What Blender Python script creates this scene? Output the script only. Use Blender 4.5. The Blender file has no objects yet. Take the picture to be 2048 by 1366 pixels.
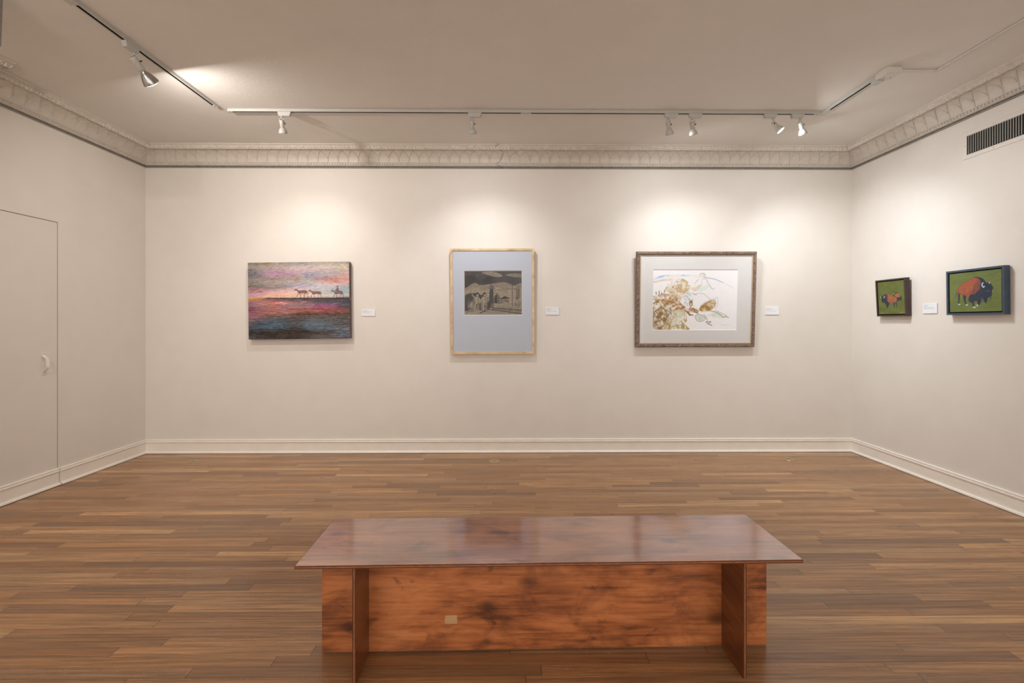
import bpy, bmesh, math, random
import numpy as np
from mathutils import Vector, Matrix, Euler

random.seed(7)
PI = math.pi
S = bpy.context.scene
COL = S.collection

# ------------------------------------------------------------------ survey of the room
F = 945.0            # focal length in pixels of a 2048 wide frame
HOR = 643.3          # horizon row
CAMZ = 1.32
TH = math.atan(0.0095)
XL, XR, D, ZC = -3.632, 3.505, 4.775, 3.05
YREAR = -2.6
fwd = Vector((math.sin(TH), math.cos(TH), 0))
rgt = Vector((math.cos(TH), -math.sin(TH), 0))
CAM = Vector((0, 0, CAMZ))

def ray(px, py):
    return fwd + rgt * ((px - 1024) / F) + Vector((0, 0, 1)) * ((HOR - py) / F)
def on_y(px, py, Y):
    r = ray(px, py); return CAM + r * (Y / r.y)
def on_x(px, py, X):
    r = ray(px, py); return CAM + r * (X / r.x)
def on_z(px, py, Z):
    r = ray(px, py); return CAM + r * ((Z - CAMZ) / r.z)

# ------------------------------------------------------------------ object helpers
def tag(o, label=None, cat=None, group=None, kind=None):
    if label: o['label'] = label
    if cat: o['category'] = cat
    if group: o['group'] = group
    if kind: o['kind'] = kind
    return o

def empty(name, loc=(0, 0, 0), rot=(0, 0, 0)):
    o = bpy.data.objects.new(name, None)
    o.empty_display_size = 0.05
    COL.objects.link(o)
    o.location = loc
    o.rotation_euler = rot
    return o

class MB:
    def __init__(s):
        s.v = []; s.f = []; s.m = []; s.sm = []
    def add(s, vs, fs, mi=0, smooth=False):
        b = len(s.v)
        s.v += [tuple(p) for p in vs]
        for f in fs:
            s.f.append(tuple(b + i for i in f)); s.m.append(mi); s.sm.append(smooth)
    def box(s, a, b, mi=0):
        x0, y0, z0 = a; x1, y1, z1 = b
        vs = [(x0, y0, z0), (x1, y0, z0), (x1, y1, z0), (x0, y1, z0), (x0, y0, z1), (x1, y0, z1), (x1, y1, z1), (x0, y1, z1)]
        s.add(vs, [(0, 3, 2, 1), (4, 5, 6, 7), (0, 1, 5, 4), (1, 2, 6, 5), (2, 3, 7, 6), (3, 0, 4, 7)], mi)
    def tube(s, pts, r, n=8, mi=0, caps=True, radii=None):
        pts = [Vector(p) for p in pts]
        rings = []
        up = None
        for i, p in enumerate(pts):
            t = (pts[min(i + 1, len(pts) - 1)] - pts[max(i - 1, 0)]).normalized()
            if up is None:
                up = Vector((0, 0, 1)) if abs(t.z) < .9 else Vector((1, 0, 0))
            a = t.cross(up).normalized(); b = a.cross(t).normalized(); up = b
            rr = radii[i] if radii else r
            rings.append([p + (a * math.cos(2 * PI * k / n) + b * math.sin(2 * PI * k / n)) * rr for k in range(n)])
        vs = [q for ring in rings for q in ring]
        fs = []
        for i in range(len(pts) - 1):
            for k in range(n):
                fs.append((i * n + k, i * n + (k + 1) % n, (i + 1) * n + (k + 1) % n, (i + 1) * n + k))
        if caps:
            fs.append(tuple(range(n))[::-1]); fs.append(tuple((len(pts) - 1) * n + k for k in range(n)))
        s.add(vs, fs, mi, True)
    def lathe(s, prof, n=24, mi=0, mod=None):
        # prof: (r, z) list, axis z
        vs = []; fs = []
        for (r, z) in prof:
            for k in range(n):
                a = 2 * PI * k / n
                rr = r * (mod(k, n) if mod else 1)
                vs.append((rr * math.cos(a), rr * math.sin(a), z))
        for i in range(len(prof) - 1):
            for k in range(n):
                fs.append((i * n + k, i * n + (k + 1) % n, (i + 1) * n + (k + 1) % n, (i + 1) * n + k))
        s.add(vs, fs, mi, True)
    def build(s, name, mats, parent=None, bevel=0, seg=2):
        me = bpy.data.meshes.new(name)
        me.from_pydata(s.v, [], s.f)
        for m in (mats if isinstance(mats, (list, tuple)) else [mats]):
            me.materials.append(m)
        me.polygons.foreach_set('material_index', s.m)
        me.polygons.foreach_set('use_smooth', s.sm)
        bm = bmesh.new(); bm.from_mesh(me); bmesh.ops.recalc_face_normals(bm, faces=bm.faces); bm.to_mesh(me); bm.free()
        me.update()
        o = bpy.data.objects.new(name, me)
        COL.objects.link(o)
        if parent: o.parent = parent
        if bevel:
            b = o.modifiers.new('bevel', 'BEVEL'); b.width = bevel; b.segments = seg; b.limit_method = 'ANGLE'
        if any(s.sm):
            try: me.shade_auto_smooth = True
            except Exception: pass
        return o

# ------------------------------------------------------------------ node helpers
class NT:
    def __init__(s, name, surface=True):
        s.mat = bpy.data.materials.new(name); s.mat.use_nodes = True
        s.t = s.mat.node_tree; s.t.nodes.clear()
        s.out = s.t.nodes.new('ShaderNodeOutputMaterial')
    def n(s, typ, **kw):
        nd = s.t.nodes.new(typ)
        for k, v in kw.items():
            setattr(nd, k, v)
        return nd
    def link(s, a, b): s.t.links.new(a, b)
    def put(s, sock, v):
        if hasattr(v, 'is_output') or isinstance(v, bpy.types.NodeSocket): s.link(v, sock)
        else: sock.default_value = v
    def math(s, op, a, b=None, c=None, clamp=False):
        nd = s.n('ShaderNodeMath', operation=op, use_clamp=clamp)
        s.put(nd.inputs[0], a)
        if b is not None: s.put(nd.inputs[1], b)
        if c is not None: s.put(nd.inputs[2], c)
        return nd.outputs[0]
    def mix(s, f, a, b, blend='MIX'):
        nd = s.n('ShaderNodeMix', data_type='RGBA', blend_type=blend)
        s.put(nd.inputs[0], f); s.put(nd.inputs[6], a); s.put(nd.inputs[7], b)
        return nd.outputs[2]
    def comb(s, x, y, z=0.0):
        nd = s.n('ShaderNodeCombineXYZ')
        s.put(nd.inputs[0], x); s.put(nd.inputs[1], y); s.put(nd.inputs[2], z)
        return nd.outputs[0]
    def sep(s, v):
        nd = s.n('ShaderNodeSeparateXYZ'); s.link(v, nd.inputs[0]); return nd.outputs
    def noise(s, vec, scale, detail=3, rough=.55, dist=0.0):
        nd = s.n('ShaderNodeTexNoise'); s.link(vec, nd.inputs['Vector'])
        nd.inputs['Scale'].default_value = scale; nd.inputs['Detail'].default_value = detail
        nd.inputs['Roughness'].default_value = rough; nd.inputs['Distortion'].default_value = dist
        return nd.outputs['Fac']
    def rng(s, v, a, b, c=0.0, d=1.0):
        nd = s.n('ShaderNodeMapRange'); s.put(nd.inputs[0], v)
        for i, q in enumerate((a, b, c, d)): nd.inputs[i + 1].default_value = q
        return nd.outputs[0]
    def ramp(s, v, stops):
        nd = s.n('ShaderNodeValToRGB'); s.put(nd.inputs[0], v)
        el = nd.color_ramp.elements
        el[0].position = stops[0][0]; el[0].color = (*stops[0][1], 1)
        el[1].position = stops[-1][0]; el[1].color = (*stops[-1][1], 1)
        for p, c in stops[1:-1]:
            e = el.new(p); e.color = (*c, 1)
        return nd.outputs[0]
    def pos(s): return s.n('ShaderNodeTexCoord').outputs['Object']
    def principled(s, col, rough=.5, metal=0.0, bump=None, bstr=.1, bdist=.01, coat=0.0, coatr=.1, spec=.5):
        p = s.n('ShaderNodeBsdfPrincipled')
        s.put(p.inputs['Base Color'], col if not isinstance(col, tuple) else (*col[:3], 1))
        s.put(p.inputs['Roughness'], rough); p.inputs['Metallic'].default_value = metal
        p.inputs['Specular IOR Level'].default_value = spec
        p.inputs['Coat Weight'].default_value = coat; p.inputs['Coat Roughness'].default_value = coatr
        if bump is not None:
            b = s.n('ShaderNodeBump'); b.inputs['Strength'].default_value = bstr; b.inputs['Distance'].default_value = bdist
            s.link(bump, b.inputs['Height']); s.link(b.outputs[0], p.inputs['Normal'])
        s.link(p.outputs[0], s.out.inputs[0])
        return p

def lin(r, g, b):
    f = lambda c: ((c / 255 + .055) / 1.055) ** 2.4 if c / 255 > .04045 else c / 255 / 12.92
    return (f(r), f(g), f(b))

def flat(name, col, rough=.5, metal=0.0, var=.06, scale=18, spec=.5):
    t = NT(name); p = t.pos(); n = t.noise(p, scale, 4)
    a = tuple(c * (1 - var) for c in col); b = tuple(min(1, c * (1 + var)) for c in col)
    t.principled(t.ramp(n, [(.3, a), (.7, b)]), rough, metal, spec=spec)
    return t.mat

M = {}
# painted plaster walls, fine canvas-like tooth
def plaster(name, a, b, bstr=.12, weave=True):
    t = NT(name); p = t.pos()
    big = t.noise(p, .7, 3, .5)
    mid = t.noise(p, 5, 5, .6)
    c = t.ramp(t.math('ADD', t.math('MULTIPLY', big, .6), t.math('MULTIPLY', mid, .4)), [(.35, a), (.65, b)])
    fine = t.noise(p, 260, 2, .6)
    lump = t.noise(p, 35, 3, .6)
    h = t.math('ADD', t.math('MULTIPLY', fine, .5), lump)
    # sparse scuffs
    sc = t.rng(t.noise(p, 3.1, 8, .72), .70, .78)
    c2 = t.mix(t.math('MULTIPLY', sc, .10), c, (.30, .26, .22, 1))
    t.principled(c2, .62, bump=h, bstr=bstr, bdist=.004, spec=.35)
    return t.mat
M['wall'] = plaster('cream wall paint', (.655, .615, .565), (.70, .66, .61))
M['ceiling'] = plaster('ceiling paint', (.65, .62, .575), (.695, .665, .62), .30)
M['trim'] = flat('trim paint', (.78, .735, .67), .38, var=.03, scale=9)
M['cornice'] = flat('cornice paint', (.56, .51, .45), .45, var=.05, scale=20)
M['rail_grey'] = flat('grey picture rail paint', (.23, .215, .19), .5, var=.15, scale=30)
M['crack'] = flat('dark crack and gap shade', (.06, .045, .035), .9)
M['gap_shade'] = flat('painted gap shade', (.012, .010, .009), .9)
M['white_metal'] = flat('white enamel', (.46, .455, .425), .35, var=.03)
M['slot'] = flat('black track slot', (.012, .012, .01), .6)
M['box_metal'] = flat('painted box metal', (.58, .56, .52), .45, var=.03)
M['silver'] = flat('silvered reflector glass', (.42, .42, .41), .22, metal=.9, var=.12, scale=40)
M['chrome'] = flat('polished screw steel', (.5, .5, .48), .25, metal=1)
M['dark_screw'] = flat('dark screw', (.06, .055, .05), .5, metal=.6)
M['brass'] = flat('aged brass', (.46, .36, .20), .35, metal=.75, var=.2, scale=60)

def lamp_mat(name, col, strength):
    t = NT(name); e = t.n('ShaderNodeEmission'); e.inputs[0].default_value = (*col, 1); e.inputs[1].default_value = strength
    t.link(e.outputs[0], t.out.inputs[0]); return t.mat
M['glow'] = lamp_mat('lamp face', (1, .93, .84), 6)

# strip oak floor
def floor_mat():
    t = NT('oak strip floor'); P = t.pos(); x, y, z = t.sep(P)
    W = .0572
    yy = t.math('DIVIDE', t.math('ADD', y, .013), W)
    row = t.math('FLOOR', yy); ry = t.math('FRACT', yy)
    def wn(v, dim):
        nd = t.n('ShaderNodeTexWhiteNoise', noise_dimensions=dim)
        if dim == '1D': t.link(v, nd.inputs['W'])
        else: t.link(v, nd.inputs['Vector'])
        return nd
    r1 = wn(row, '1D').outputs[0]
    r2 = wn(t.math('ADD', row, .37), '1D').outputs[0]
    L = t.math('MULTIPLY_ADD', r1, 1.3, .62)
    cx = t.math('MULTIPLY_ADD', r2, 17.0, t.math('DIVIDE', x, L))
    cell = t.math('FLOOR', cx); fx = t.math('FRACT', cx)
    idn = wn(t.comb(row, cell), '2D')
    v = idn.outputs['Value']
    cr, cg, cb = t.sep(idn.outputs['Color'])
    base = t.ramp(v, [(0, (.26, .122, .048)), (.16, (.38, .175, .064)), (.5, (.50, .245, .092)), (.85, (.59, .30, .12)), (1, (.74, .43, .19))])
    hue = t.mix(t.math('MULTIPLY', cg, .45), base, (.27, .165, .10, 1))
    gv = t.comb(t.math('MULTIPLY_ADD', v, 40, t.math('MULTIPLY', x, 2.2)), t.math('MULTIPLY', y, 75), t.math('MULTIPLY', cr, 9))
    g1 = t.noise(gv, 1.0, 6, .62, .3)
    gv2 = t.comb(t.math('MULTIPLY_ADD', v, 11, t.math('MULTIPLY', x, 14)), t.math('MULTIPLY', y, 420), cr)
    g2 = t.noise(gv2, 1.0, 3, .6)
    grain = t.math('ADD', t.math('MULTIPLY', g1, .7), t.math('MULTIPLY', g2, .3))
    c = t.mix(t.rng(grain, .40, .62, .0, 1.0), t.mix(.80, hue, (.10, .052, .024, 1), 'MIX'), hue)
    c = t.mix(.85, hue, c)
    # quarter-sawn fleck on some boards
    fv = t.comb(t.math('MULTIPLY', x, 60), t.math('MULTIPLY_ADD', x, 90, t.math('MULTIPLY', y, 160)), v)
    fl = t.rng(t.noise(fv, 1.0, 3, .6, 1.2), .58, .66)
    sel = t.math('GREATER_THAN', cb, .86)
    c = t.mix(t.math('MULTIPLY', t.math('MULTIPLY', fl, sel), .45), c, (.46, .31, .19, 1))
    # worn, dull smudges
    sm = t.rng(t.noise(P, 1.1, 4, .6), .42, .66)
    c = t.mix(t.math('MULTIPLY', sm, .22), c, (.19, .13, .085, 1))
    # small knots and dents
    kn = t.rng(t.noise(t.comb(t.math('MULTIPLY', x, 9), t.math('MULTIPLY', y, 26), 3.0), 1, 2, .5), .775, .81)
    c = t.mix(t.math('MULTIPLY', kn, .6), c, (.05, .028, .015, 1))
    # joints
    e = t.math('MINIMUM', ry, t.math('SUBTRACT', 1.0, ry))
    j1 = t.rng(e, .010, .034, 1.0, 0.0)
    ex = t.math('MULTIPLY', t.math('MINIMUM', fx, t.math('SUBTRACT', 1.0, fx)), L)
    j2 = t.rng(ex, .0007, .0022, 1.0, 0.0)
    jr = wn(t.math('ADD', row, .71), '1D').outputs[0]
    j1 = t.math('MULTIPLY', j1, t.rng(jr, 0, 1, .35, .95))
    j = t.math('MAXIMUM', j1, t.math('MULTIPLY', j2, .85))
    c = t.mix(t.math('MULTIPLY', j, .78), c, (.035, .018, .009, 1))
    rough = t.rng(t.noise(P, 2.3, 5, .65), .3, .7, .27, .40)
    hgt = t.math('SUBTRACT', t.math('MULTIPLY', grain, .25), j)
    t.principled(c, rough, bump=hgt, bstr=.16, bdist=.0012, coat=.14, coatr=.20, spec=.38)
    return t.mat
M['floor'] = floor_mat()

# stained birch plywood (bench)
def ply(name, dark, mid, light, blot=1.0, coat=.6, off=0.0, axis='x'):
    t = NT(name); P = t.pos(); x, y, z = t.sep(P)
    lng, a, b = (x, y, z) if axis == 'x' else (y, x, z)
    q = t.comb(t.math('MULTIPLY_ADD', lng, 1.7, off), t.math('MULTIPLY', a, 5.0), t.math('MULTIPLY', b, 5.0))
    n1 = t.noise(q, 1.35, 5, .62, .6)
    n2 = t.noise(t.comb(t.math('MULTIPLY_ADD', lng, 4, off), t.math('MULTIPLY', a, 70), t.math('MULTIPLY', b, 70)), 1.0, 4, .6, .3)
    n3 = t.noise(t.comb(t.math('MULTIPLY_ADD', lng, 7.5, off + 3), t.math('MULTIPLY', a, 13), t.math('MULTIPLY', b, 13)), 1.0, 3, .5, .9)
    fac = t.math('ADD', t.math('MULTIPLY', n1, .62), t.math('MULTIPLY', n2, .38))
    c = t.ramp(fac, [(.37, dark), (.50, mid), (.63, light)])
    kn = t.rng(n3, .61, .76)
    c = t.mix(t.math('MULTIPLY', kn, .8 * blot), c, (*[k * .45 for k in dark], 1))
    n4 = t.noise(t.comb(t.math('MULTIPLY_ADD', lng, 3.1, off + 9), t.math('MULTIPLY', a, 5.5), t.math('MULTIPLY', b, 5.5)), 1.0, 4, .62, 1.4)
    c = t.mix(t.math('MULTIPLY', t.rng(n4, .50, .68), .62 * blot), c, (*dark, 1))
    vo = t.n('ShaderNodeTexVoronoi'); t.link(t.comb(t.math('MULTIPLY_ADD', lng, 4.2, off), t.math('MULTIPLY', a, 8), t.math('MULTIPLY', b, 8)), vo.inputs['Vector']); vo.inputs['Scale'].default_value = 1.0
    c = t.mix(t.math('MULTIPLY', t.rng(vo.outputs['Distance'], .06, .24, 1.0, 0.0), .8 * blot), c, (*[k * .4 for k in dark], 1))
    t.principled(c, .34, bump=n2, bstr=.05, bdist=.001, coat=coat, coatr=.11, spec=.5)
    t.t.nodes['Principled BSDF'].inputs['Coat IOR'].default_value = 1.95 if coat > .8 else 1.5
    return t.mat
M['bench_top'] = ply('stained plywood top', (.14, .040, .014), (.33, .110, .042), (.47, .19, .085), .8, 1.0, 2.0)
M['bench_panel'] = ply('stained plywood panel', (.10, .028, .010), (.36, .112, .033), (.52, .185, .062), 1.0, .15, 7.3)
M['bench_leg'] = ply('dark stained plywood leg', (.085, .022, .007), (.15, .045, .013), (.24, .085, .026), .5, .3, 4.1, 'y')
M['ply_edge'] = flat('plywood edge', (.085, .024, .008), .45, var=.35, scale=55)
M['ply_edge2'] = flat('plywood edge ply', (.30, .105, .032), .45, var=.25, scale=60)
M['tape'] = flat('old tape', (.46, .27, .12), .6, var=.25, scale=220)

# ------------------------------------------------------------------ room shell
def structure(o): o['kind'] = 'structure'; return o
b = MB(); b.box((XL - .3, YREAR, -.12), (XR + .3, D + .2, 0)); structure(b.build('floor', M['floor']))
b = MB(); b.box((XL - .3, YREAR, ZC), (XR + .3, D + .2, ZC + .12)); structure(b.build('ceiling', M['ceiling']))
b = MB(); b.box((XL - .1, D, 0), (XR + .1, D + .15, ZC)); structure(b.build('wall_back', M['wall']))
b = MB(); b.box((XR, YREAR, 0), (XR + .15, D, ZC)); structure(b.build('wall_right', M['wall']))
# left wall with the opening of the jib door
dE = on_x(115.8, 700, XL).y                 # free edge of the door
dH = dE - .84                               # hinge side
dT = on_x(115.8, 444.5, XL).z               # head
GAP = .0045
b = MB()
b.box((XL - .15, dE, 0), (XL, D, ZC)); b.box((XL - .15, YREAR, 0), (XL, dH, ZC)); b.box((XL - .15, dH, dT), (XL, dE, ZC))
b.box((XL - .15, dH, 0), (XL - .12, dE, dT), 1)
b.box((XL - .12, dE - .0046, 0), (XL - .0025, dE, dT), 1); b.box((XL - .12, dH + .005, dT - .0046), (XL - .0025, dE - .0046, dT), 1)  # near-black strips fill the door seam, painting its shade
structure(b.build('wall_left', [M['wall'], M['gap_shade']]))
# pier on the left wall just out of the picture; its cornice shows
_pc = on_z(33, 125.5, ZC); PX, PY = _pc.x - .180, _pc.y - .180
b = MB(); b.box((XL, YREAR, 0), (PX, PY, ZC)); structure(b.build('wall_left_pier', M['wall']))

# ---- cornice
CB = 2.864
def cove(a): return (.033 + .118 * (1 - math.cos(a)), 2.915 + .097 * math.sin(a))
PROF = [(0, CB - .001, 1), (.010, CB, 1), (.013, CB + .007, 1), (.005, CB + .009, 1), (.005, CB + .012, 1), (.018, CB + .013, 1), (.021, CB + .019, 1),
        (.025, CB + .021, 0), (.025, CB + .024, 0), (.029, CB + .025, 0), (.029, CB + .043, 0), (.034, CB + .045, 0), (.034, CB + .049, 0)]
PROF += [(*cove(a * PI / 2 / 9), 0) for a in range(10)]
PROF += [(.153, 3.009, 0), (.158, 3.008, 0), (.164, 3.016, 0), (.168, 3.033, 0), (.174, 3.036, 0), (.180, 3.042, 0), (.180, ZC, 0)]

def cornice(name, frame, s0, s1, e0, e1, arcs=True, crack=None, phase=0.0):
    """frame(s,p,z)->xyz ; e0/e1 = mitre slope of the ends (+1 shortens inward, -1 lengthens, 0 square)"""
    mb = MB()
    A = lambda p: s0 + e0 * p
    B = lambda p: s1 - e1 * p
    vs = []
    for (p, z, m) in PROF: vs += [frame(A(p), p, z), frame(B(p), p, z)]
    for i in range(len(PROF) - 1):
        mb.add([vs[2 * i], vs[2 * i + 1], vs[2 * i + 3], vs[2 * i + 2]], [(0, 1, 2, 3)], PROF[i + 1][2])
    rnd = random.Random(name)
    # bead row
    n = int((s1 - s0) / .0262)
    for k in range(n):
        s = s0 + (k + .5) * .0262
        a, c = s - .0085, s + .0085
        if a < A(.036) or c > B(.036): continue
        z0, z1 = CB + .026, CB + .042
        p0, p1 = .028, .0365
        q = [frame(a, p0, z0), frame(c, p0, z0), frame(c, p0, z1), frame(a, p0, z1), frame(a + .002, p1, z0 + .002), frame(c - .002, p1, z0 + .002), frame(c - .002, p1, z1 - .002), frame(a + .002, p1, z1 - .002)]
        mb.add(q, [(4, 5, 6, 7), (0, 1, 5, 4), (1, 2, 6, 5), (2, 3, 7, 6), (3, 0, 4, 7)])
    # carved leaf band under the ceiling
    ds = .0045
    sa = s0 + min(0, e0) * .18; sb = s1 - min(0, e1) * .18
    n = int((sb - sa) / ds)
    rows = 6
    grid = []
    for k in range(n + 1):
        s = sa + k * ds
        ph = (s % .034) / .034
        sc = abs(math.sin(PI * ph)) ** .6
        tip = abs(math.sin(PI * ((s + .008) % .0113) / .0113))
        col = []
        for r in range(rows):
            u = r / (rows - 1)
            p = .1535 + .015 * u; z = 3.006 + .029 * u
            bul = math.sin(PI * min(1, u * .9 + .12)) * (.005 * sc + .0035 * tip) + (rnd.random() - .5) * .0055
            z -= (1 - u) * (.0045 * sc + .0035 * tip + rnd.random() * .002)
            pp = p + bul
            ss = min(max(s, A(pp)), B(pp))
            col.append(frame(ss, pp, z))
        grid += col
    fs = []
    for k in range(n):
        for r in range(rows - 1):
            i = k * rows + r
            fs.append((i, i + rows, i + rows + 1, i + 1))
    mb.add(grid, fs, 0)
    # interlacing arches on the cove
    if arcs:
        SP = .1008
        n0 = int(s0 / SP) - 4; n1 = int(s1 / SP) + 4
        for k in range(n0, n1):
            base = k * SP + phase
            line = []
            for q in range(19):
                a = PI * q / 18
                s = base + 1.5 * SP * (1 - math.cos(a))
                h = math.sin(a) ** .85
                p, z = cove(h * PI / 2 * .97)
                if s < A(p) or s > B(p):
                    if len(line) > 1: mb.tube(line, .0035, 5, 0, False)
                    line = []; continue
                line.append(frame(s, p + .0006, z - .0012))
            if len(line) > 1: mb.tube(line, .0035, 5, 0, False)
    if crack is not None:
        pts = []
        for i, (p, z, m) in enumerate(PROF):
            if i < 1: continue
            wob = crack + .035 * math.sin(i * .42 + .4) + rnd.uniform(-.003, .003)
            pts.append(frame(wob, p + .001, z - .001))
        mb.tube(pts, .0016, 4, 2, False)
    o = mb.build(name, [M['cornice'], M['rail_grey'], M['crack']])
    return structure(o)

cornice('trim_1', lambda s, p, z: (s, D - p, z), XL, XR, 1, 1, crack=on_y(999, 310, D - .1).x, phase=.021)
cornice('trim_2', lambda s, p, z: (XL + p, s, z), PY, D, 0, 1, phase=.03)
cornice('trim_3', lambda s, p, z: (XR - p, s, z), YREAR, D, 0, 1, phase=.05)
cornice('trim_4', lambda s, p, z: (PX + p, s, z), YREAR, PY, 0, -1)
cornice('trim_5', lambda s, p, z: (s, PY + p, z), XL + .02, PX, 0, -1, arcs=False)

# ---- baseboards
BP = [(0, .1375), (.010, .1375), (.0145, .134), (.0145, .127), (.011, .1245), (.011, .1225), (.0165, .120), (.0185, .114), (.0165, .1065), (.0120, .1035), (.0120, .018)]
SH = [(.012, .0215), (.020, .0205), (.026, .015), (.0285, .008), (.0285, .0028), (.0, .0028)]
def baseboard(mb, frame, s0, s1, e0, e1):
    for prof in (BP + SH,):
        vs = []
        for (p, z) in prof: vs += [frame(s0 + e0 * p, p, z), frame(s1 - e1 * p, p, z)]
        for i in range(len(prof) - 1):
            mb.add([vs[2 * i], vs[2 * i + 1], vs[2 * i + 3], vs[2 * i + 2]], [(0, 1, 2, 3)])
        n = len(prof)
        mb.add([vs[2 * i] for i in range(n)], [tuple(range(n))]); mb.add([vs[2 * i + 1] for i in range(n)], [tuple(range(n))])
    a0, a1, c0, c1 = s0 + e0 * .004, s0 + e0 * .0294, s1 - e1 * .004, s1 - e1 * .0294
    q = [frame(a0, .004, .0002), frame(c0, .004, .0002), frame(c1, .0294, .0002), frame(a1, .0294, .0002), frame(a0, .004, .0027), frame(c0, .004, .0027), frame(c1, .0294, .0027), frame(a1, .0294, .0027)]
    mb.add(q, [(0, 3, 2, 1), (4, 5, 6, 7), (0, 1, 5, 4), (1, 2, 6, 5), (2, 3, 7, 6), (3, 0, 4, 7)], 1)   # painted gap shade under the shoe: a solid strip painting in its shade
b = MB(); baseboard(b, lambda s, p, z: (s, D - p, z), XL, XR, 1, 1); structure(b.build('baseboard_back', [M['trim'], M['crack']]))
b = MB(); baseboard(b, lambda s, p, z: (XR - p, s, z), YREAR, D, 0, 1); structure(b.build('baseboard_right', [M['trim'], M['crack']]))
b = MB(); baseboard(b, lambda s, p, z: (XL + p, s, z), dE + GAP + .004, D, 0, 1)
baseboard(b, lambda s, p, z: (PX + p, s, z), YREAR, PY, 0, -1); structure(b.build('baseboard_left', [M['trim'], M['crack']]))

# ---- flush jib door
dr = empty('door_1', (XL, (dE + dH) / 2, 0)); structure(dr)
b = MB(); y0, y1 = dH + GAP - (dE + dH) / 2, dE - GAP - (dE + dH) / 2
b.box((-.045, y0, .004), (-.001, y1, dT - GAP))
b.build('door_panel', M['wall'], dr)
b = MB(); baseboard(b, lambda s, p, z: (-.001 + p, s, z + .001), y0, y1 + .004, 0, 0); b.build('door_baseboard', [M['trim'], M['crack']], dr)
hy = on_x(86, 727, XL).y; hz0 = on_x(86, 749.5, XL).z; hz1 = on_x(86, 705, XL).z
hw = .020
b = MB()
prof = []
H = hz1 - hz0
path = [(0, hz0), (0, hz0 + .024), (.012, hz0 + .036), (.030, hz0 + .047), (.036, hz0 + .060), (.037, (hz0 + hz1) / 2), (.036, hz1 - .060), (.030, hz1 - .047), (.012, hz1 - .036), (0, hz1 - .024), (0, hz1)]
wid = [.013, .015, .010, .009, .011, .012, .011, .009, .010, .015, .013]
yc = hy - (dE + dH) / 2
def refine(vals):
    out = []
    for i in range(len(vals) - 1):
        g = lambda k: vals[min(max(k, 0), len(vals) - 1)]
        for j in range(4):
            t = j / 4; a, b_, c, d = g(i - 1), g(i), g(i + 1), g(i + 2)
            out.append(.5 * (2 * b_ + (c - a) * t + (2 * a - 5 * b_ + 4 * c - d) * t * t + (3 * b_ - a - 3 * c + d) * t ** 3))
    return out + [vals[-1]]
path = list(zip([max(0, q) for q in refine([p[0] for p in path])], refine([p[1] for p in path]))); wid = refine(wid)
for i in range(len(path) - 1):
    (xa, za), (xb, zb) = path[i], path[i + 1]
    wa, wb = wid[i], wid[i + 1]
    t = .0045
    dx, dz = xb - xa, zb - za; l = math.hypot(dx, dz); nx, nz = dz / l * t, -dx / l * t
    b.add([(xa, yc - wa, za), (xa, yc + wa, za), (xb, yc + wb, zb), (xb, yc - wb, zb),
           (xa + nx, yc - wa, za + nz), (xa + nx, yc + wa, za + nz), (xb + nx, yc + wb, zb + nz), (xb + nx, yc - wb, zb + nz)],
          [(0, 1, 2, 3), (4, 5, 6, 7), (0, 1, 5, 4), (1, 2, 6, 5), (2, 3, 7, 6), (3, 0, 4, 7)])
hd = b.build('door_handle', M['trim'], dr)
hd['label'] = 'cream painted strap pull handle'
for z in (hz0 + .012, hz1 - .012):
    for yy in (-.006, .007):
        b = MB(); b.tube([(.003, yc + yy, z), (.0055, yc + yy, z)], .0028, 8); b.build('screw', M['dark_screw'], hd)

# ------------------------------------------------------------------ ceiling track
def rail_mesh(mb, L):
    w, h, s = .0175, .022, .008        # half width, height, half slot
    mb.box((0, -w, -h), (L, -s, 0)); mb.box((0, s, -h), (L, w, 0)); mb.box((0, -s, -.004), (L, s, 0))
def track(p0, p1, label, caps=(1, 1), joint=None):
    p0 = Vector(p0); p1 = Vector(p1); d = p1 - p0; L = d.length
    r = empty('lighting_track', (p0.x, p0.y, ZC), (0, 0, math.atan2(d.y, d.x)))
    tag(r, label, 'track', 'track rails screwed to the ceiling')
    b = MB(); rail_mesh(b, L); b.build('rail', M['white_metal'], r, bevel=.0008, seg=1)
    b = MB(); b.box((0.002, -.0078, -.0215), (L - .002, -.0062, -.0045)); b.box((0.002, .0062, -.0215), (L - .002, .0078, -.0045)); b.box((.002, -.0062, -.008), (L - .002, .0062, -.0045))
    b.build('conductor_strip', M['slot'], r)
    for k, c in enumerate(caps):
        if c:
            b = MB(); x = 0 if k == 0 else L
            b.box((x - .006, -.0182, -.0235), (x + .006, .0182, -.0002)); b.box((x - (0 if k == 0 else .03), -.0085, -.0235), (x + (.03 if k == 0 else 0), .0085, -.018))
            b.build('end_cap', M['white_metal'], r, bevel=.001)
    return r
TY = on_z(760, 222.0, ZC - .011).y + .006
XA = on_z(458, 221, ZC - .011).x
XM = on_z(1052, 222, ZC - .011).x
XB = on_z(1650, 224, ZC - .011).x
TRX = XB
YB = on_z(1757, 152, ZC - .011).y
track((XA, TY, 0), (XM - .012, TY, 0), 'white ceiling track rail left of the joint, parallel to the back wall', (1, 0))
track((XM + .012, TY, 0), (XB - .045, TY, 0), 'white ceiling track rail right of the joint, carrying four spotlights', (0, 0))
track((TRX, TY - .045, 0), (TRX, YB, 0), 'short white ceiling track rail running from the corner to the feed box', (0, 0))
LTX = on_z(300, 115, ZC - .011).x
YLt = on_z(432, 212, ZC - .011).y
track((LTX, YREAR + .3, 0), (LTX, YLt, 0), 'long white ceiling track rail on the left, running toward the camera', (0, 1))
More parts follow.
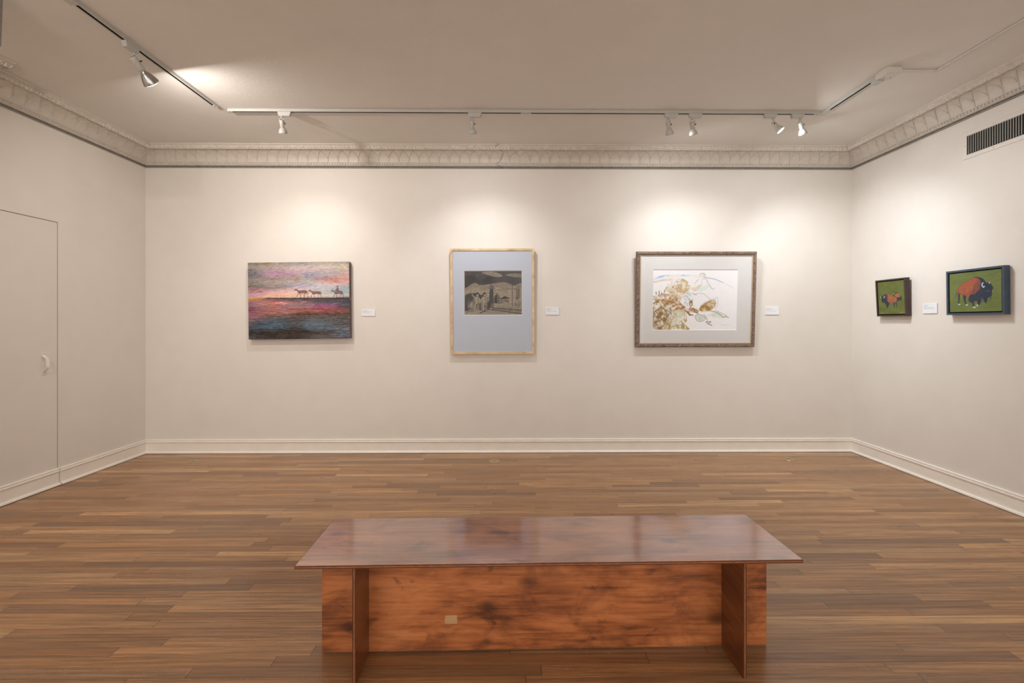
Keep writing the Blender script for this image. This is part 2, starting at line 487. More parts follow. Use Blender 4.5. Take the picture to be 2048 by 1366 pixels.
# straight coupler and corner coupler
r = empty('track_coupler', (XM, TY, ZC)); tag(r, 'small white straight coupler joining the two back track rails', 'coupler')
b = MB(); b.box((-.012, -.0185, -.024), (.012, .0185, -.0002)); b.build('housing', M['white_metal'], r, bevel=.001)
b = MB(); b.box((-.042, -.007, -.0238), (.042, .007, -.0165)); b.build('insert', M['white_metal'], r, bevel=.001)
r = empty('track_coupler', (TRX, TY, ZC)); tag(r, 'white L-shaped corner coupler where the track turns toward the camera', 'coupler')
b = MB(); b.box((-.045, -.0185, -.024), (.0185, .0185, -.0002)); b.box((-.0185, -.045, -.024), (.0185, -.0185, -.0002)); b.build('housing', M['white_metal'], r, bevel=.001)
b = MB(); b.box((-.075, -.007, -.0245), (-.045, .007, -.0165)); b.build('insert', M['white_metal'], r, bevel=.001)
b = MB(); b.box((-.007, -.085, -.0245), (.007, -.045, -.0165)); b.build('insert', M['white_metal'], r, bevel=.001)
# second coupler on the left track near the upper edge of the picture
yj = on_z(152, 6, ZC - .011).y
r = empty('track_coupler', (LTX, yj, ZC)); tag(r, 'white straight coupler on the left track at the top edge of the photo', 'coupler')
b = MB(); b.box((-.030, -.07, -.025), (.0195, .0, -.0002)); b.build('housing', M['white_metal'], r, bevel=.002)
# feed box + conduit
bx = on_z(1758, 150, ZC - .03).x; bx1 = on_z(1803, 140, ZC - .02).x
r = empty('junction_box', ((TRX - .03 + bx1) / 2, YB - .06, ZC)); tag(r, 'white rectangular feed box on the ceiling at the end of the short track', 'junction box')
hx = (bx1 - TRX + .03) / 2
b = MB(); b.box((-hx, -.045, -.042), (hx, .062, -.0003)); b.build('cover', M['box_metal'], r, bevel=.003)
b = MB(); b.box((-hx + .01, .05, -.052), (-hx + .055, .115, -.023)); b.build('feed_end', M['white_metal'], r, bevel=.002)
for q in (-hx + .03, hx - .03):
    b = MB(); b.tube([(q, .02, -.042), (q, .02, -.0435)], .004, 10); b.build('screw', M['chrome'], r)
cY = YB - .06
cX = on_z(1889, 133, ZC - .008).x
r = empty('surface_conduit', (cX, cY, ZC)); tag(r, 'white surface conduit on the ceiling bending from the feed box toward the camera', 'conduit')
b = MB(); b.box((bx1 - cX, -.010, -.012), (-.0115, .010, -.0002)); b.build('cross_run', M['box_metal'], r, bevel=.003)
b = MB(); b.box((-.010, YREAR - cY, -.012), (.010, -.06, -.0002)); b.build('long_run', M['box_metal'], r, bevel=.003)
b = MB(); b.box((-.0135, -.062, -.0145), (.0125, .0125, -.0002)); b.box((-.035, -.0125, -.0145), (-.0135, .0125, -.0002)); b.build('elbow', M['box_metal'], r, bevel=.003)

# ------------------------------------------------------------------ spotlights
def aim(d): return d.to_track_quat('-Z', 'Y')
def spot(pos, target, label, power, col=(1, .86, .72), size=70, spill=2.0, along=0, finned=True, side=1, par=False, rad=.009):
    """pos: where the stem leaves the adapter (x, y on the rail)"""
    pos = Vector(pos); target = Vector(target)
    r = empty('track_spotlight', (pos.x, pos.y, ZC), (0, 0, along))
    tag(r, label, 'spotlight', 'spotlights clipped to the ceiling track')
    inv = Matrix.Rotation(-along, 4, 'Z') @ Matrix.Translation((-pos.x, -pos.y, -ZC))
    z0 = -.0225
    b = MB()   # trapezoid adapter box, longer on one side of the stem
    a0, a1 = (-.030, .080) if side > 0 else (-.080, .030)
    zt, zb = z0, z0 - .034
    w = .0165
    b.add([(a0, -w, zt), (a1, -w, zt), (a1, w, zt), (a0, w, zt), (a0 + .010, -w + .002, zb), (a1 - .012, -w + .002, zb), (a1 - .012, w - .002, zb), (a0 + .010, w - .002, zb)],
          [(0, 1, 2, 3), (4, 5, 6, 7), (0, 1, 5, 4), (1, 2, 6, 5), (2, 3, 7, 6), (3, 0, 4, 7)])
    b.build('adapter', M['white_metal'], r, bevel=.0015)
    b = MB(); b.tube([(0, 0, zb + .002), (0, 0, zb - .010)], .0095, 14); b.tube([(0, 0, zb - .008), (0, 0, zb - .016)], .0055, 10)
    b.build('swivel', M['white_metal'], r)
    piv = Vector((pos.x, pos.y, ZC + zb - .036))
    dw = (target - piv).normalized()
    dl = (Matrix.Rotation(-along, 4, 'Z') @ dw).normalized()
    q = aim(dl)
    k = 1.55 if par else 1.0
    # yoke: two thin arms down to the pivot
    sidev = q @ Vector((1, 0, 0)); sidev.z = 0; sidev.normalize()
    pl = Vector((0, 0, zb - .036))
    yk = MB()
    for sg in (-1, 1):
        o = sidev * (.0185 * k * sg)
        yk.tube([(0, 0, zb - .014), o * .6 + Vector((0, 0, zb - .016)), o + Vector((0, 0, zb - .024)), o + pl + q @ Vector((0, 0, -.02))], .0028, 8)
    yk.build('yoke', M['white_metal'], r)
    kb = MB(); e = sidev * (.019 * k); kb.tube([pl + e * 1.0 + q @ Vector((0, 0, -.02)), pl + e * 1.5 + q @ Vector((0, 0, -.02))], .0045, 10); kb.build('pivot_knob', M['dark_screw'], r)
    head = empty('lamp_head', pl); head.parent = r
    head.rotation_mode = 'QUATERNION'; head.rotation_quaternion = q
    if par: head.scale = (.8, .8, .8)
    if par: o_s = .0
    b = MB()
    if par:
        b.lathe([(.0, .012), (.024, .012), (.027, .004), (.027, -.085), (.024, -.090), (.0, -.090)], 28)
        b.build('socket', M['white_metal'], head)
        s = MB(); s.lathe([(.017, -.088), (.019, -.100), (.026, -.108), (.040, -.130), (.052, -.160), (.060, -.185), (.0605, -.190), (.0575, -.190), (.050, -.160), (.038, -.132), (.02, -.112)], 36)
        sh = s.build('reflector_shade', M['silver'], head); sh['label'] = 'silvered reflector shade'
        f = MB(); f.lathe([(.0, -.203), (.030, -.201), (.050, -.194), (.0585, -.186)], 30); rim = .0; ff = f.build('lamp_face', M['glow'], head)
        zf = -.208; rf = .055
    else:
        fin = (lambda i, n: 1.0 if (i % 3) != 2 else .86) if finned else None
        b.lathe([(.0, .006), (.0145, .006), (.0168, .001), (.0168, -.044), (.0150, -.052), (.0145, -.054), (.0, -.054)], 36, mod=fin)
        b.build('socket', M['white_metal'], head)
        s = MB(); s.lathe([(.0145, -.051), (.020, -.056), (.0275, -.068), (.0325, -.084), (.034, -.096), (.0325, -.096), (.031, -.084), (.026, -.069), (.019, -.0585), (.012, -.056)], 36)
        s.build('reflector_shade', M['white_metal'], head)
        f = MB(); f.lathe([(.0, -.090), (.018, -.092), (.0315, -.0895)], 28); f.build('lamp_face', M['glow'], head)
        zf = -.099; rf = .030
    wpos = piv + dw * (-zf)
    li = bpy.data.lights.new('spot_beam', 'SPOT'); li.energy = power; li.color = col; li.spot_size = math.radians(size); li.spot_blend = 1.0; li.shadow_soft_size = rad
    lo = bpy.data.objects.new('spot_beam', li); COL.objects.link(lo); lo.parent = head; lo.location = (0, 0, zf)
    if spill:
        la = bpy.data.lights.new('lamp_spill', 'AREA'); la.shape = 'DISK'; la.size = rf * 2; la.energy = spill; la.color = col
        ao = bpy.data.objects.new('lamp_spill', la); COL.objects.link(ao); ao.parent = head; ao.location = (0, 0, zf - .001)
    return r

WARM = (1.0, .925, .87); NEUT = (.965, .975, .985); COOL = (.93, .975, 1.0)
def railx(px): return on_z(px, 228, ZC - .03).x
def wallpt(px, z): return on_y(px, 600, D).xy.to_3d() + Vector((0, 0, z))
P = 37
spot((railx(565), TY, 0), wallpt(618, 0.92), 'white track spotlight nearest the left end of the back rail, above the sunset painting', P * .86, WARM, 108, 2.6, side=1)
spot((railx(943.5), TY, 0), wallpt(985, 0.92), 'white track spotlight in the middle of the back rail, above the pale wood frame', P * 1.2, NEUT, 106, 3.4, side=1)
spot((railx(1337.5), TY, 0), wallpt(1400, .92), 'left one of the close pair of white spotlights above the brown framed drawing', P * .80, NEUT, 106, 3.2, side=1)
spot((railx(1386), TY, 0), wallpt(1440, .92), 'right one of the close pair of white spotlights, its shade catching light on one side', P * .75, COOL, 106, 3.2, side=1)
spot((railx(1549.5), TY, 0), (XR, 2.98, .80), 'white spotlight turned to the right wall so its glowing lamp face shows', P * 1.05, COOL, 106, 4.0, side=-1, finned=False)
spot((railx(1604.5), TY, 0), (XR, 4.62, .80), 'white finned track spotlight nearest the corner coupler, aimed at the small bison picture', P * 1.65, COOL, 106, 4.0, side=-1)
ly = on_z(268, 97, ZC - .03).y
spot((LTX, ly, 0), (on_y(640, 600, D).x, D, 1.35), 'spotlight with silvered reflector shade on the long left ceiling track', P * .20, WARM, 90, 16, along=PI / 2, par=True, side=-1, finned=False)

spot((LTX, .9, 0), (XL, 2.3, 1.35), 'white track spotlight on the left ceiling track out of view, added to light the left wall', P * 1.25, WARM, 110, 8, along=PI / 2, side=1)  # unseen extra lamp, added to brighten the left wall

# ------------------------------------------------------------------ painting with numpy
def sm_noise(W, H, cx, cy, seed, octs=3):
    rs = np.random.RandomState(seed); out = np.zeros((H, W)); amp = 1; tot = 0
    for o in range(octs):
        gw, gh = max(2, int(W / cx) + 2), max(2, int(H / cy) + 2)
        g = rs.rand(gh + 1, gw + 1)
        yy = np.arange(H) / cy; xx = np.arange(W) / cx
        yi = np.minimum(yy.astype(int), gh - 1); xi = np.minimum(xx.astype(int), gw - 1)
        fy = (yy - yi)[:, None]; fx = (xx - xi)[None, :]
        fy = fy * fy * (3 - 2 * fy); fx = fx * fx * (3 - 2 * fx)
        a = g[yi][:, xi]; b_ = g[yi][:, xi + 1]; c = g[yi + 1][:, xi]; d = g[yi + 1][:, xi + 1]
        out += amp * ((a * (1 - fx) + b_ * fx) * (1 - fy) + (c * (1 - fx) + d * fx) * fy); tot += amp
        amp *= .6; cx = max(1.01, cx / 2); cy = max(1.01, cy / 2)
    return out / tot

class Paint:
    """raster in sRGB 0..255; strokes are given in the units of fn"""
    def __init__(s, W, H, bg, fn, unit):
        s.W, s.H = W, H; s.a = np.zeros((H, W, 3)); s.a[:] = bg; s.fn = fn; s.u = unit
        s.yy, s.xx = np.mgrid[0:H, 0:W]
    def P(s, pts): return [(s.fn(x, y)[0] * s.W, s.fn(x, y)[1] * s.H) for x, y in pts]
    def box(s, pts, m):
        xs = [p[0] for p in pts]; ys = [p[1] for p in pts]
        return max(0, int(min(xs) - m)), min(s.W, int(max(xs) + m) + 2), max(0, int(min(ys) - m)), min(s.H, int(max(ys) + m) + 2)
    def blend(s, sl, k, col):
        reg = s.a[sl]; reg += (np.array(col, float) - reg) * k[..., None]
    def poly(s, pts, col, alpha=1.0, tex=None, smooth=False):
        if smooth: pts = curve(pts, True)
        q = s.P(pts); x0, x1, y0, y1 = s.box(q, 1)
        if x1 <= x0 or y1 <= y0: return
        acc = 0
        for ox, oy in ((.25, .25), (.75, .25), (.25, .75), (.75, .75)):
            X = s.xx[y0:y1, x0:x1] + ox; Y = s.yy[y0:y1, x0:x1] + oy
            ins = np.zeros(X.shape, bool)
            for i in range(len(q)):
                (ax, ay), (bx, by) = q[i], q[i - 1]
                if ay == by: continue
                c = ((ay > Y) != (by > Y)) & (X < (bx - ax) * (Y - ay) / (by - ay) + ax)
                ins ^= c
            acc = acc + ins * .25
        k = acc * alpha
        if tex is not None: k = k * tex[y0:y1, x0:x1]
        s.blend((slice(y0, y1), slice(x0, x1)), k, col)
    def line(s, pts, w, col, alpha=1.0, smooth=True):
        if smooth and len(pts) > 2: pts = curve(pts, False)
        q = s.P(pts); w = w * s.u
        x0, x1, y0, y1 = s.box(q, w + 1)
        if x1 <= x0 or y1 <= y0: return
        X = s.xx[y0:y1, x0:x1] + .5; Y = s.yy[y0:y1, x0:x1] + .5
        dmin = np.full(X.shape, 1e9)
        for i in range(len(q) - 1):
            (ax, ay), (bx, by) = q[i], q[i + 1]
            dx, dy = bx - ax, by - ay; L = dx * dx + dy * dy + 1e-9
            t = np.clip(((X - ax) * dx + (Y - ay) * dy) / L, 0, 1)
            dmin = np.minimum(dmin, np.hypot(X - ax - t * dx, Y - ay - t * dy))
        k = np.clip(w / 2 + .5 - dmin, 0, 1) * min(1, max(w, .35)) * alpha
        s.blend((slice(y0, y1), slice(x0, x1)), k, col)
    def ell(s, cx, cy, rx, ry, col, alpha=1.0, tex=None, rot=0.0):
        pts = []
        for i in range(20):
            a = 2 * PI * i / 20; ex, ey = rx * math.cos(a), ry * math.sin(a)
            pts.append((cx + ex * math.cos(rot) - ey * math.sin(rot), cy + ex * math.sin(rot) + ey * math.cos(rot)))
        s.poly(pts, col, alpha, tex)
    def noise(s, cx, cy, amp, seed, col=(1, 1, 1)):
        n = (sm_noise(s.W, s.H, cx, cy, seed) - .5) * 2 * amp
        s.a += n[..., None] * np.array(col)
def curve(p, closed):
    n = len(p); out = []
    rngi = range(n) if closed else range(n - 1)
    for i in rngi:
        g = (lambda k: p[k % n]) if closed else (lambda k: p[min(max(k, 0), n - 1)])
        a, b_, c, d = g(i - 1), g(i), g(i + 1), g(i + 2)
        for j in range(5):
            t = j / 5
            out.append(tuple(.5 * (2 * b_[q] + (c[q] - a[q]) * t + (2 * a[q] - 5 * b_[q] + 4 * c[q] - d[q]) * t * t + (3 * b_[q] - a[q] - 3 * c[q] + d[q]) * t ** 3) for q in (0, 1)))
    if not closed: out.append(p[-1])
    return out

def quad_fn(TL, TR, BL, BR, zl=1, zr=1):
    def fn(x, y):
        xl = TL[0] + (BL[0] - TL[0]) * .5; xr = TR[0] + (BR[0] - TR[0]) * .5
        u = (x - xl) / (xr - xl)
        yt = TL[1] + (TR[1] - TL[1]) * u; yb = BL[1] + (BR[1] - BL[1]) * u
        v = (y - yt) / (yb - yt)
        xl = TL[0] + (BL[0] - TL[0]) * v; xr = TR[0] + (BR[0] - TR[0]) * v
        u = (x - xl) / (xr - xl)
        uw = (u / zr) / ((1 - u) / zl + u / zr)
        return uw, v
    return fn

def paint_mat(name, rough=.5, attr='paint', bump=0.0):
    t = NT(name); a = t.n('ShaderNodeVertexColor', layer_name=attr)
    n = t.noise(t.pos(), 300, 3, .6)
    t.principled(a.outputs[0], rough, bump=n, bstr=bump or .03, bdist=.001, spec=.3)
    return t.mat

def art_plane(name, arr, w, h, y, parent, mat, x0=0.0, z0=0.0, gain=.8):
    """grid carrying the picture in a colour attribute; faces -y"""
    H, W, _ = arr.shape
    c = np.clip(arr, 0, 255) / 255
    c = np.where(c > .04045, ((c + .055) / 1.055) ** 2.4, c / 12.92) * gain
    # vertices are pixel centres
    X = x0 - w / 2 + (np.arange(W)) / (W - 1) * w
    Z = z0 + h / 2 - (np.arange(H)) / (H - 1) * h
    co = np.zeros((H, W, 3)); co[..., 0] = X[None]; co[..., 1] = y; co[..., 2] = Z[:, None]
    idx = np.arange(H * W).reshape(H, W)
    fs = np.stack([idx[1:, :-1], idx[1:, 1:], idx[:-1, 1:], idx[:-1, :-1]], -1).reshape(-1, 4)
    me = bpy.data.meshes.new(name)
    me.vertices.add(H * W); me.vertices.foreach_set('co', co.ravel().astype(np.float32))
    me.loops.add(len(fs) * 4); me.loops.foreach_set('vertex_index', fs.ravel().astype(np.int32))
    me.polygons.add(len(fs)); me.polygons.foreach_set('loop_start', np.arange(0, len(fs) * 4, 4, dtype=np.int32))
    me.update(calc_edges=True)
    at = me.color_attributes.new('paint', 'FLOAT_COLOR', 'POINT')
    rgba = np.ones((H * W, 4), np.float32); rgba[:, :3] = c.reshape(-1, 3)
    at.data.foreach_set('color', rgba.ravel())
    me.materials.append(mat); me.validate()
    o = bpy.data.objects.new(name, me); COL.objects.link(o); o.parent = parent
    return o

# --- picture 1 : sunset with horses (grid of key colours + streaky brush strokes)
def art_sunset():
    fn = quad_fn((163, 168), (1487, 150), (168, 1162), (1490, 1140))
    W, H = 440, 334
    s = Paint(W, H, (150, 140, 140), fn, 440 / 1325)
    ys = [165, 230, 310, 380, 440, 490, 540, 600, 622, 632, 680, 730, 790, 840, 900, 960, 1020, 1070, 1155]
    K = [[(112, 104, 94), (150, 140, 122), (138, 138, 134), (160, 152, 138), (148, 145, 142)],
         [(150, 140, 130), (165, 150, 145), (190, 168, 168), (195, 180, 168), (168, 152, 140)],
         [(105, 106, 110), (172, 138, 155), (178, 150, 166), (165, 155, 168), (188, 162, 156)],
         [(140, 130, 126), (150, 133, 128), (172, 165, 152), (168, 155, 155), (205, 142, 132)],
         [(130, 120, 110), (168, 150, 140), (165, 165, 182), (192, 182, 186), (198, 165, 165)],
         [(122, 108, 104), (150, 140, 140), (192, 168, 184), (192, 192, 198), (146, 164, 176)],
         [(170, 118, 128), (210, 162, 168), (218, 184, 182), (196, 192, 192), (158, 170, 174)],
         [(188, 150, 168), (232, 178, 150), (228, 196, 162), (210, 204, 188), (165, 170, 168)],
         [(196, 150, 120), (210, 165, 150), (190, 170, 160), (180, 170, 165), (140, 140, 145)],
         [(200, 135, 60), (100, 80, 78), (72, 64, 70), (78, 70, 78), (66, 64, 74)],
         [(150, 104, 128), (200, 118, 120), (150, 108, 112), (80, 72, 82), (60, 62, 74)],
         [(140, 92, 114), (164, 110, 112), (142, 112, 116), (158, 90, 130), (74, 72, 84)],
         [(130, 72, 84), (176, 112, 94), (172, 95, 80), (176, 88, 84), (124, 78, 72)],
         [(152, 94, 110), (154, 100, 88), (112, 82, 70), (96, 70, 62), (86, 70, 60)],
         [(128, 94, 104), (86, 84, 90), (84, 74, 70), (96, 86, 86), (84, 78, 76)],
         [(72, 80, 90), (80, 96, 108), (80, 74, 70), (90, 97, 108), (86, 82, 80)],
         [(62, 70, 80), (74, 92, 106), (58, 52, 48), (90, 108, 122), (94, 98, 104)],
         [(56, 50, 45), (56, 48, 42), (62, 52, 45), (68, 60, 56), (84, 96, 108)],
         [(84, 84, 100), (64, 54, 48), (52, 48, 48), (112, 102, 112), (72, 72, 90)]]
    K = np.array(K, float)
    xs = np.array([163, 500, 830, 1150, 1490], float)
    U = 163 + (np.arange(W) + .5) / W * 1325; V = 165 + (np.arange(H) + .5) / H * 990
    wav = (sm_noise(W, H, 90, 60, 3) - .5) * 40
    for r in range(H):
        yv = np.clip(V[r] + wav[r] * (0.25 if 590 < V[r] < 650 else 1), 165, 1155)
        i = np.clip(np.searchsorted(ys, yv) - 1, 0, len(ys) - 2); i = np.asarray(i)
        ya = np.array(ys, float); t = (yv - ya[i]) / (ya[i + 1] - ya[i])
        j = np.clip(np.searchsorted(xs, U) - 1, 0, 3); q = (U - xs[j]) / (xs[j + 1] - xs[j])
        q = q * q * (3 - 2 * q)
        A = K[i, j] * (1 - q)[:, None] + K[i, j + 1] * q[:, None]
        B = K[i + 1, j] * (1 - q)[:, None] + K[i + 1, j + 1] * q[:, None]
        s.a[r] = A * (1 - t)[:, None] + B * t[:, None]
    g = s.a.mean(2, keepdims=True); s.a = g + (s.a - g) * .82
    def blob(x, y, rx, ry, c, al, seed):
        cx_, cy_ = s.P([(x, y)])[0]; kx = rx * s.u * 1.25; ky = ry * s.u * 1.25
        d = np.exp(-(((s.xx - cx_) / kx) ** 2 + ((s.yy - cy_) / ky) ** 2))
        n = np.clip((sm_noise(W, H, 12, 2.6, seed, 3) - .38) * 5, 0, 1)
        k = (d * n * al * 1.3).clip(0, 1)[..., None]; s.a += (np.array(c, float) - s.a) * k
    for q, (x, y, rx, ry, c, al) in enumerate([(520, 300, 90, 26, (164, 122, 152), .8), (700, 330, 60, 26, (166, 122, 148), .7), (215, 300, 50, 45, (88, 90, 96), .8), (810, 375, 40, 26, (150, 112, 72), .8),
                                  (960, 335, 80, 34, (112, 126, 156), .9), (1210, 370, 110, 22, (176, 108, 98), .9), (1290, 405, 130, 14, (214, 128, 112), .9), (1390, 210, 80, 28, (200, 190, 158), 1),
                                  (330, 520, 90, 16, (190, 120, 134), .8), (330, 545, 28, 10, (100, 100, 100), .9), (520, 690, 60, 26, (172, 78, 100), 1), (600, 688, 60, 12, (235, 200, 195), 1),
                                  (1110, 718, 140, 16, (150, 88, 124), 1), (1100, 775, 180, 14, (138, 70, 70), .9), (1330, 780, 140, 14, (130, 62, 55), .9), (640, 820, 50, 16, (160, 135, 160), .9),
                                  (480, 970, 200, 50, (70, 92, 108), .8), (980, 950, 120, 55, (90, 112, 130), .9), (940, 1000, 110, 30, (88, 108, 126), .7), (1400, 1090, 110, 16, (104, 122, 140), .9),
                                  (740, 1040, 180, 26, (40, 32, 26), .9), (330, 1090, 180, 30, (36, 30, 26), .9), (400, 700, 90, 16, (190, 140, 84), .9), (400, 180, 50, 14, (150, 118, 66), .9),
                                  (980, 760, 280, 7, (110, 42, 48), .9), (700, 560, 260, 34, (226, 176, 150), .6), (1000, 830, 320, 12, (70, 44, 38), .9), (420, 470, 200, 20, (120, 112, 108), .7), (1250, 520, 240, 30, (150, 166, 174), .6)]):
        blob(x, y, rx, ry, c, al, 40 + q)
    rs = random.Random(4); base = s.a.copy()
    for k in range(6500):
        x = rs.uniform(140, 1480); y = rs.uniform(160, 1160)
        if 605 < y < 640: continue
        ii = min(H - 1, max(0, int((y - 165) / 990 * H))); jj = min(W - 1, max(0, int((x - 163) / 1325 * W)))
        c = base[ii, jj]
        dj = rs.choice([-62, -46, -30, -18, 16, 30, 52]) * (.85 if y < 600 else 1.0)
        ch = np.array([rs.uniform(-16, 16), rs.uniform(-10, 8), rs.uniform(-14, 14)])
        L = rs.uniform(18, 110) if y > 560 else rs.uniform(10, 60)
        sl = rs.uniform(-.06, .06) if y > 560 else rs.uniform(-.30, .15)
        s.line([(x, y), (x + L / 2, y + sl * L * .5 + rs.uniform(-3, 3)), (x + L, y + sl * L)], rs.uniform(1.2, 4.2), c + dj + ch, rs.uniform(.4, .9), False)
    s.line([(340, 500), (520, 492), (740, 470), (900, 430)], 6, (104, 108, 128), .6)
    s.line([(170, 560), (260, 520), (360, 470)], 12, (100, 90, 88), .35)
    s.line([(180, 575), (300, 518), (380, 495)], 7, (206, 122, 138), .5)
    s.line([(165, 640), (380, 618)], 11, (196, 138, 66), .8, False)
    for k in range(46):
        x = 390 + k * 24; s.line([(x, 626 + rs.uniform(-5, 6)), (x + 40, 627 + rs.uniform(-5, 6))], rs.uniform(6, 11), (52, 40, 42), .85, False)
    Hc = (112, 84, 86)
    def horse(x, y, k, flip=1):
        t = lambda pts: [(x + flip * a * k, y + b_ * k) for a, b_ in pts]
        s.poly(t([(-2, 24), (4, 10), (14, 1), (20, -5), (24, 2), (38, 12), (52, 19), (80, 21), (110, 18), (140, 18), (162, 26), (172, 40), (166, 56), (150, 60), (120, 54), (90, 60), (66, 62), (52, 54), (40, 38), (28, 24), (14, 24), (5, 30)]), Hc, .88)
        for pts in ([(58, 54), (44, 72), (36, 84), (36, 96)], [(70, 58), (78, 84), (80, 112)], [(142, 54), (132, 84), (130, 112)], [(160, 50), (170, 78), (176, 108)]):
            s.line(t(pts), 7 * k, Hc, .85)
            s.line(t([pts[-1], (pts[-1][0] - 4, pts[-1][1] + 4)]), 8 * k, (60, 46, 48), .9, False)
        s.line(t([(168, 32), (178, 46), (176, 70)]), 4 * k, (80, 60, 62), .8)
        s.line(t([(30, 12), (60, 30), (110, 32)]), 5 * k, (150, 112, 108), .5); s.line(t([(60, 60), (110, 56), (150, 60)]), 3 * k, (60, 46, 50), .6)
    horse(770, 503, 1.0); horse(955, 515, .95)
    horse(1250, 515, .9)
    s.poly([(1314, 536), (1318, 500), (1322, 484), (1342, 484), (1350, 502), (1354, 536)], (108, 86, 92), .85); s.ell(1332, 472, 8, 11, (108, 84, 88), .9); s.line([(1318, 466), (1346, 466)], 4, (90, 72, 76), .9, False); s.line([(1322, 500), (1306, 514)], 5, (108, 84, 88), .8)
    s.line([(1300, 522), (1395, 535)], 12, (84, 84, 80), .6)
    s.line([(940, 500), (942, 600)], 3, (225, 215, 205), .7)
    s.noise(3, 1.6, 13, 11); s.noise(2, 3, 8, 12, (1, .2, .4)); s.noise(14, 2.2, 12, 13)
    return s.a

# --- picture 2 : generic black-and-white print of a rail town at dusk (stand-in)
def art_print():
    fn = lambda x, y: (x / 100, y / 75)
    W, H = 300, 225
    s = Paint(W, H, (150, 136, 120), fn, 3.0)
    lt, md, dk = (172, 158, 138), (112, 102, 94), (44, 41, 42)
    hat = sm_noise(W, H, 5, 2.2, 5)
    s.poly([(0, 0), (100, 0), (100, 30), (70, 18), (45, 22), (20, 16), (0, 30)], (70, 66, 68), .9)
    s.poly([(0, 10), (14, 6), (26, 16), (40, 8), (52, 12), (46, 20), (30, 24), (16, 20), (0, 28)], dk, .75, smooth=True)
    s.poly([(30, 2), (48, 0), (66, 6), (60, 10), (44, 7)], lt, .8, smooth=True)
    s.poly([(72, 6), (88, 3), (100, 5), (100, 11), (84, 9)], lt, .7, smooth=True)
    s.poly([(0, 60), (0, 36), (18, 24), (34, 34), (50, 27), (70, 30), (100, 20), (100, 60)], (166, 152, 132), .85, smooth=False)
    for k in range(14): s.line([(48 + k * 3.5, 34 - k * .4), (100, 24 + k * 1.1)], .35, md, .5, False)
    s.poly([(0, 58), (30, 52), (60, 57), (100, 54), (100, 75), (0, 75)], (158, 145, 126), .95)
    # low hills and sheds
    s.poly([(52, 56), (52, 44), (57, 38), (62, 44), (62, 56)], md, .95); s.poly([(52, 44), (57, 38), (57, 56), (52, 56)], dk, .8)
    s.poly([(63, 56), (63, 48), (78, 46), (78, 56)], (140, 128, 112), .95); s.poly([(61, 49), (70, 43), (80, 47)], dk, .8)
    s.poly([(90, 48), (91, 30), (97, 31), (98, 48)], md, .8)
    for k in range(5): s.line([(65 + k * 2.8, 50), (65 + k * 2.8, 56)], .8, dk, .8, False)
    # wagon shapes at left, dark mass
    s.poly([(0, 70), (0, 44), (10, 38), (26, 40), (40, 46), (42, 66), (20, 70)], (62, 58, 58), .95, smooth=True)
    s.poly([(12, 66), (14, 46), (19, 42), (24, 46), (25, 66)], (136, 124, 108), .8, smooth=True)
    s.poly([(28, 66), (29, 47), (33, 43), (38, 48), (38, 66)], (150, 138, 118), .8, smooth=True)
    s.poly([(4, 64), (6, 52), (11, 50), (13, 64)], md, .9, smooth=True)
    s.ell(19, 40.5, 2.4, 2.6, dk, .9); s.ell(33.4, 41.5, 2.4, 2.6, dk, .9)
    s.poly([(42, 64), (44, 30), (50, 30), (52, 64)], (56, 53, 56), .9)
    s.poly([(40, 30), (47, 22), (54, 30)], md, .95)
    for k in range(7): s.line([(47 + k * 1.3, 56), (45 + k * 2.6, 66)], .6, lt, .85, False)
    s.line([(84, 22), (84, 60)], .8, dk, .9, False); s.line([(84, 24), (100, 25)], .4, dk, .8, False)
    s.poly([(88, 60), (90, 52), (95, 50), (98, 60)], md, .8, smooth=True)
    s.line([(40, 66), (70, 70), (100, 74)], 1.4, dk, .85); s.line([(48, 64), (74, 65), (100, 68)], 1.0, dk, .8)
    for k in range(9): s.line([(50 + k * 5.6, 66 + k * .6), (56 + k * 5.6, 64.5 + k * .5)], 1.0, dk, .7, False)
    s.poly([(0, 75), (0, 69), (22, 65), (36, 71), (30, 75)], lt, .7)
    s.line([(26, 73), (36, 69)], 1.6, dk, .7, False)
    def man(x, y, k, lean_=0, up=0):
        T_ = lambda p: [(x + (a + lean_ * (b_ + 14) * -.05) * k, y + b_ * k) for a, b_ in p]
        s.poly(T_([(-2.6, -14), (0, -15.5), (2.6, -14), (2.2, -8), (-2.2, -8)]), lt, .95, smooth=True)
        s.line(T_([(-1.2, -8), (-2.0, -4), (-2.8, 0)]), 1.9 * k, lt, .9); s.line(T_([(1.2, -8), (1.6, -4), (1.0, 0)]), 1.9 * k, (140, 128, 112), .9)
        s.line(T_([(-2.4, -13.5), (-4.6, -11 - up * 5), (-6.2, -9 - up * 9)]), 1.2 * k, lt, .9); s.line(T_([(2.4, -13.5), (4.2, -11), (3.2, -8.5)]), 1.2 * k, (150, 138, 120), .9)
        s.ell(*T_([(0, -17.4)])[0], 1.3 * k, 1.6 * k, lt, .95); s.line(T_([(-2.2, -18.6), (2.2, -18.4)]), .7 * k, dk, .95, False); s.ell(*T_([(0, -19.4)])[0], 1.3 * k, 1.0 * k, dk, .95)
        s.line(T_([(.8, -14), (1.2, -9)]), .6 * k, dk, .7); s.line(T_([(-.6, -8), (-.9, -2)]), .5 * k, dk, .7)
    man(22, 68, 1.55, 1, 1); man(35, 67, 1.5, -1, 0); man(12, 71, 1.0, 0, 0); man(93, 63, .8, -1, 0); man(70, 61, .45, 0, 1); man(74, 61, .45, 1, 0)
    for k in range(7): s.line([(53 + k * .4, 38 + k * 2.2), (61, 38.5 + k * 2.2)], .6, lt if k % 2 else dk, .6, False)
    rs = random.Random(21)
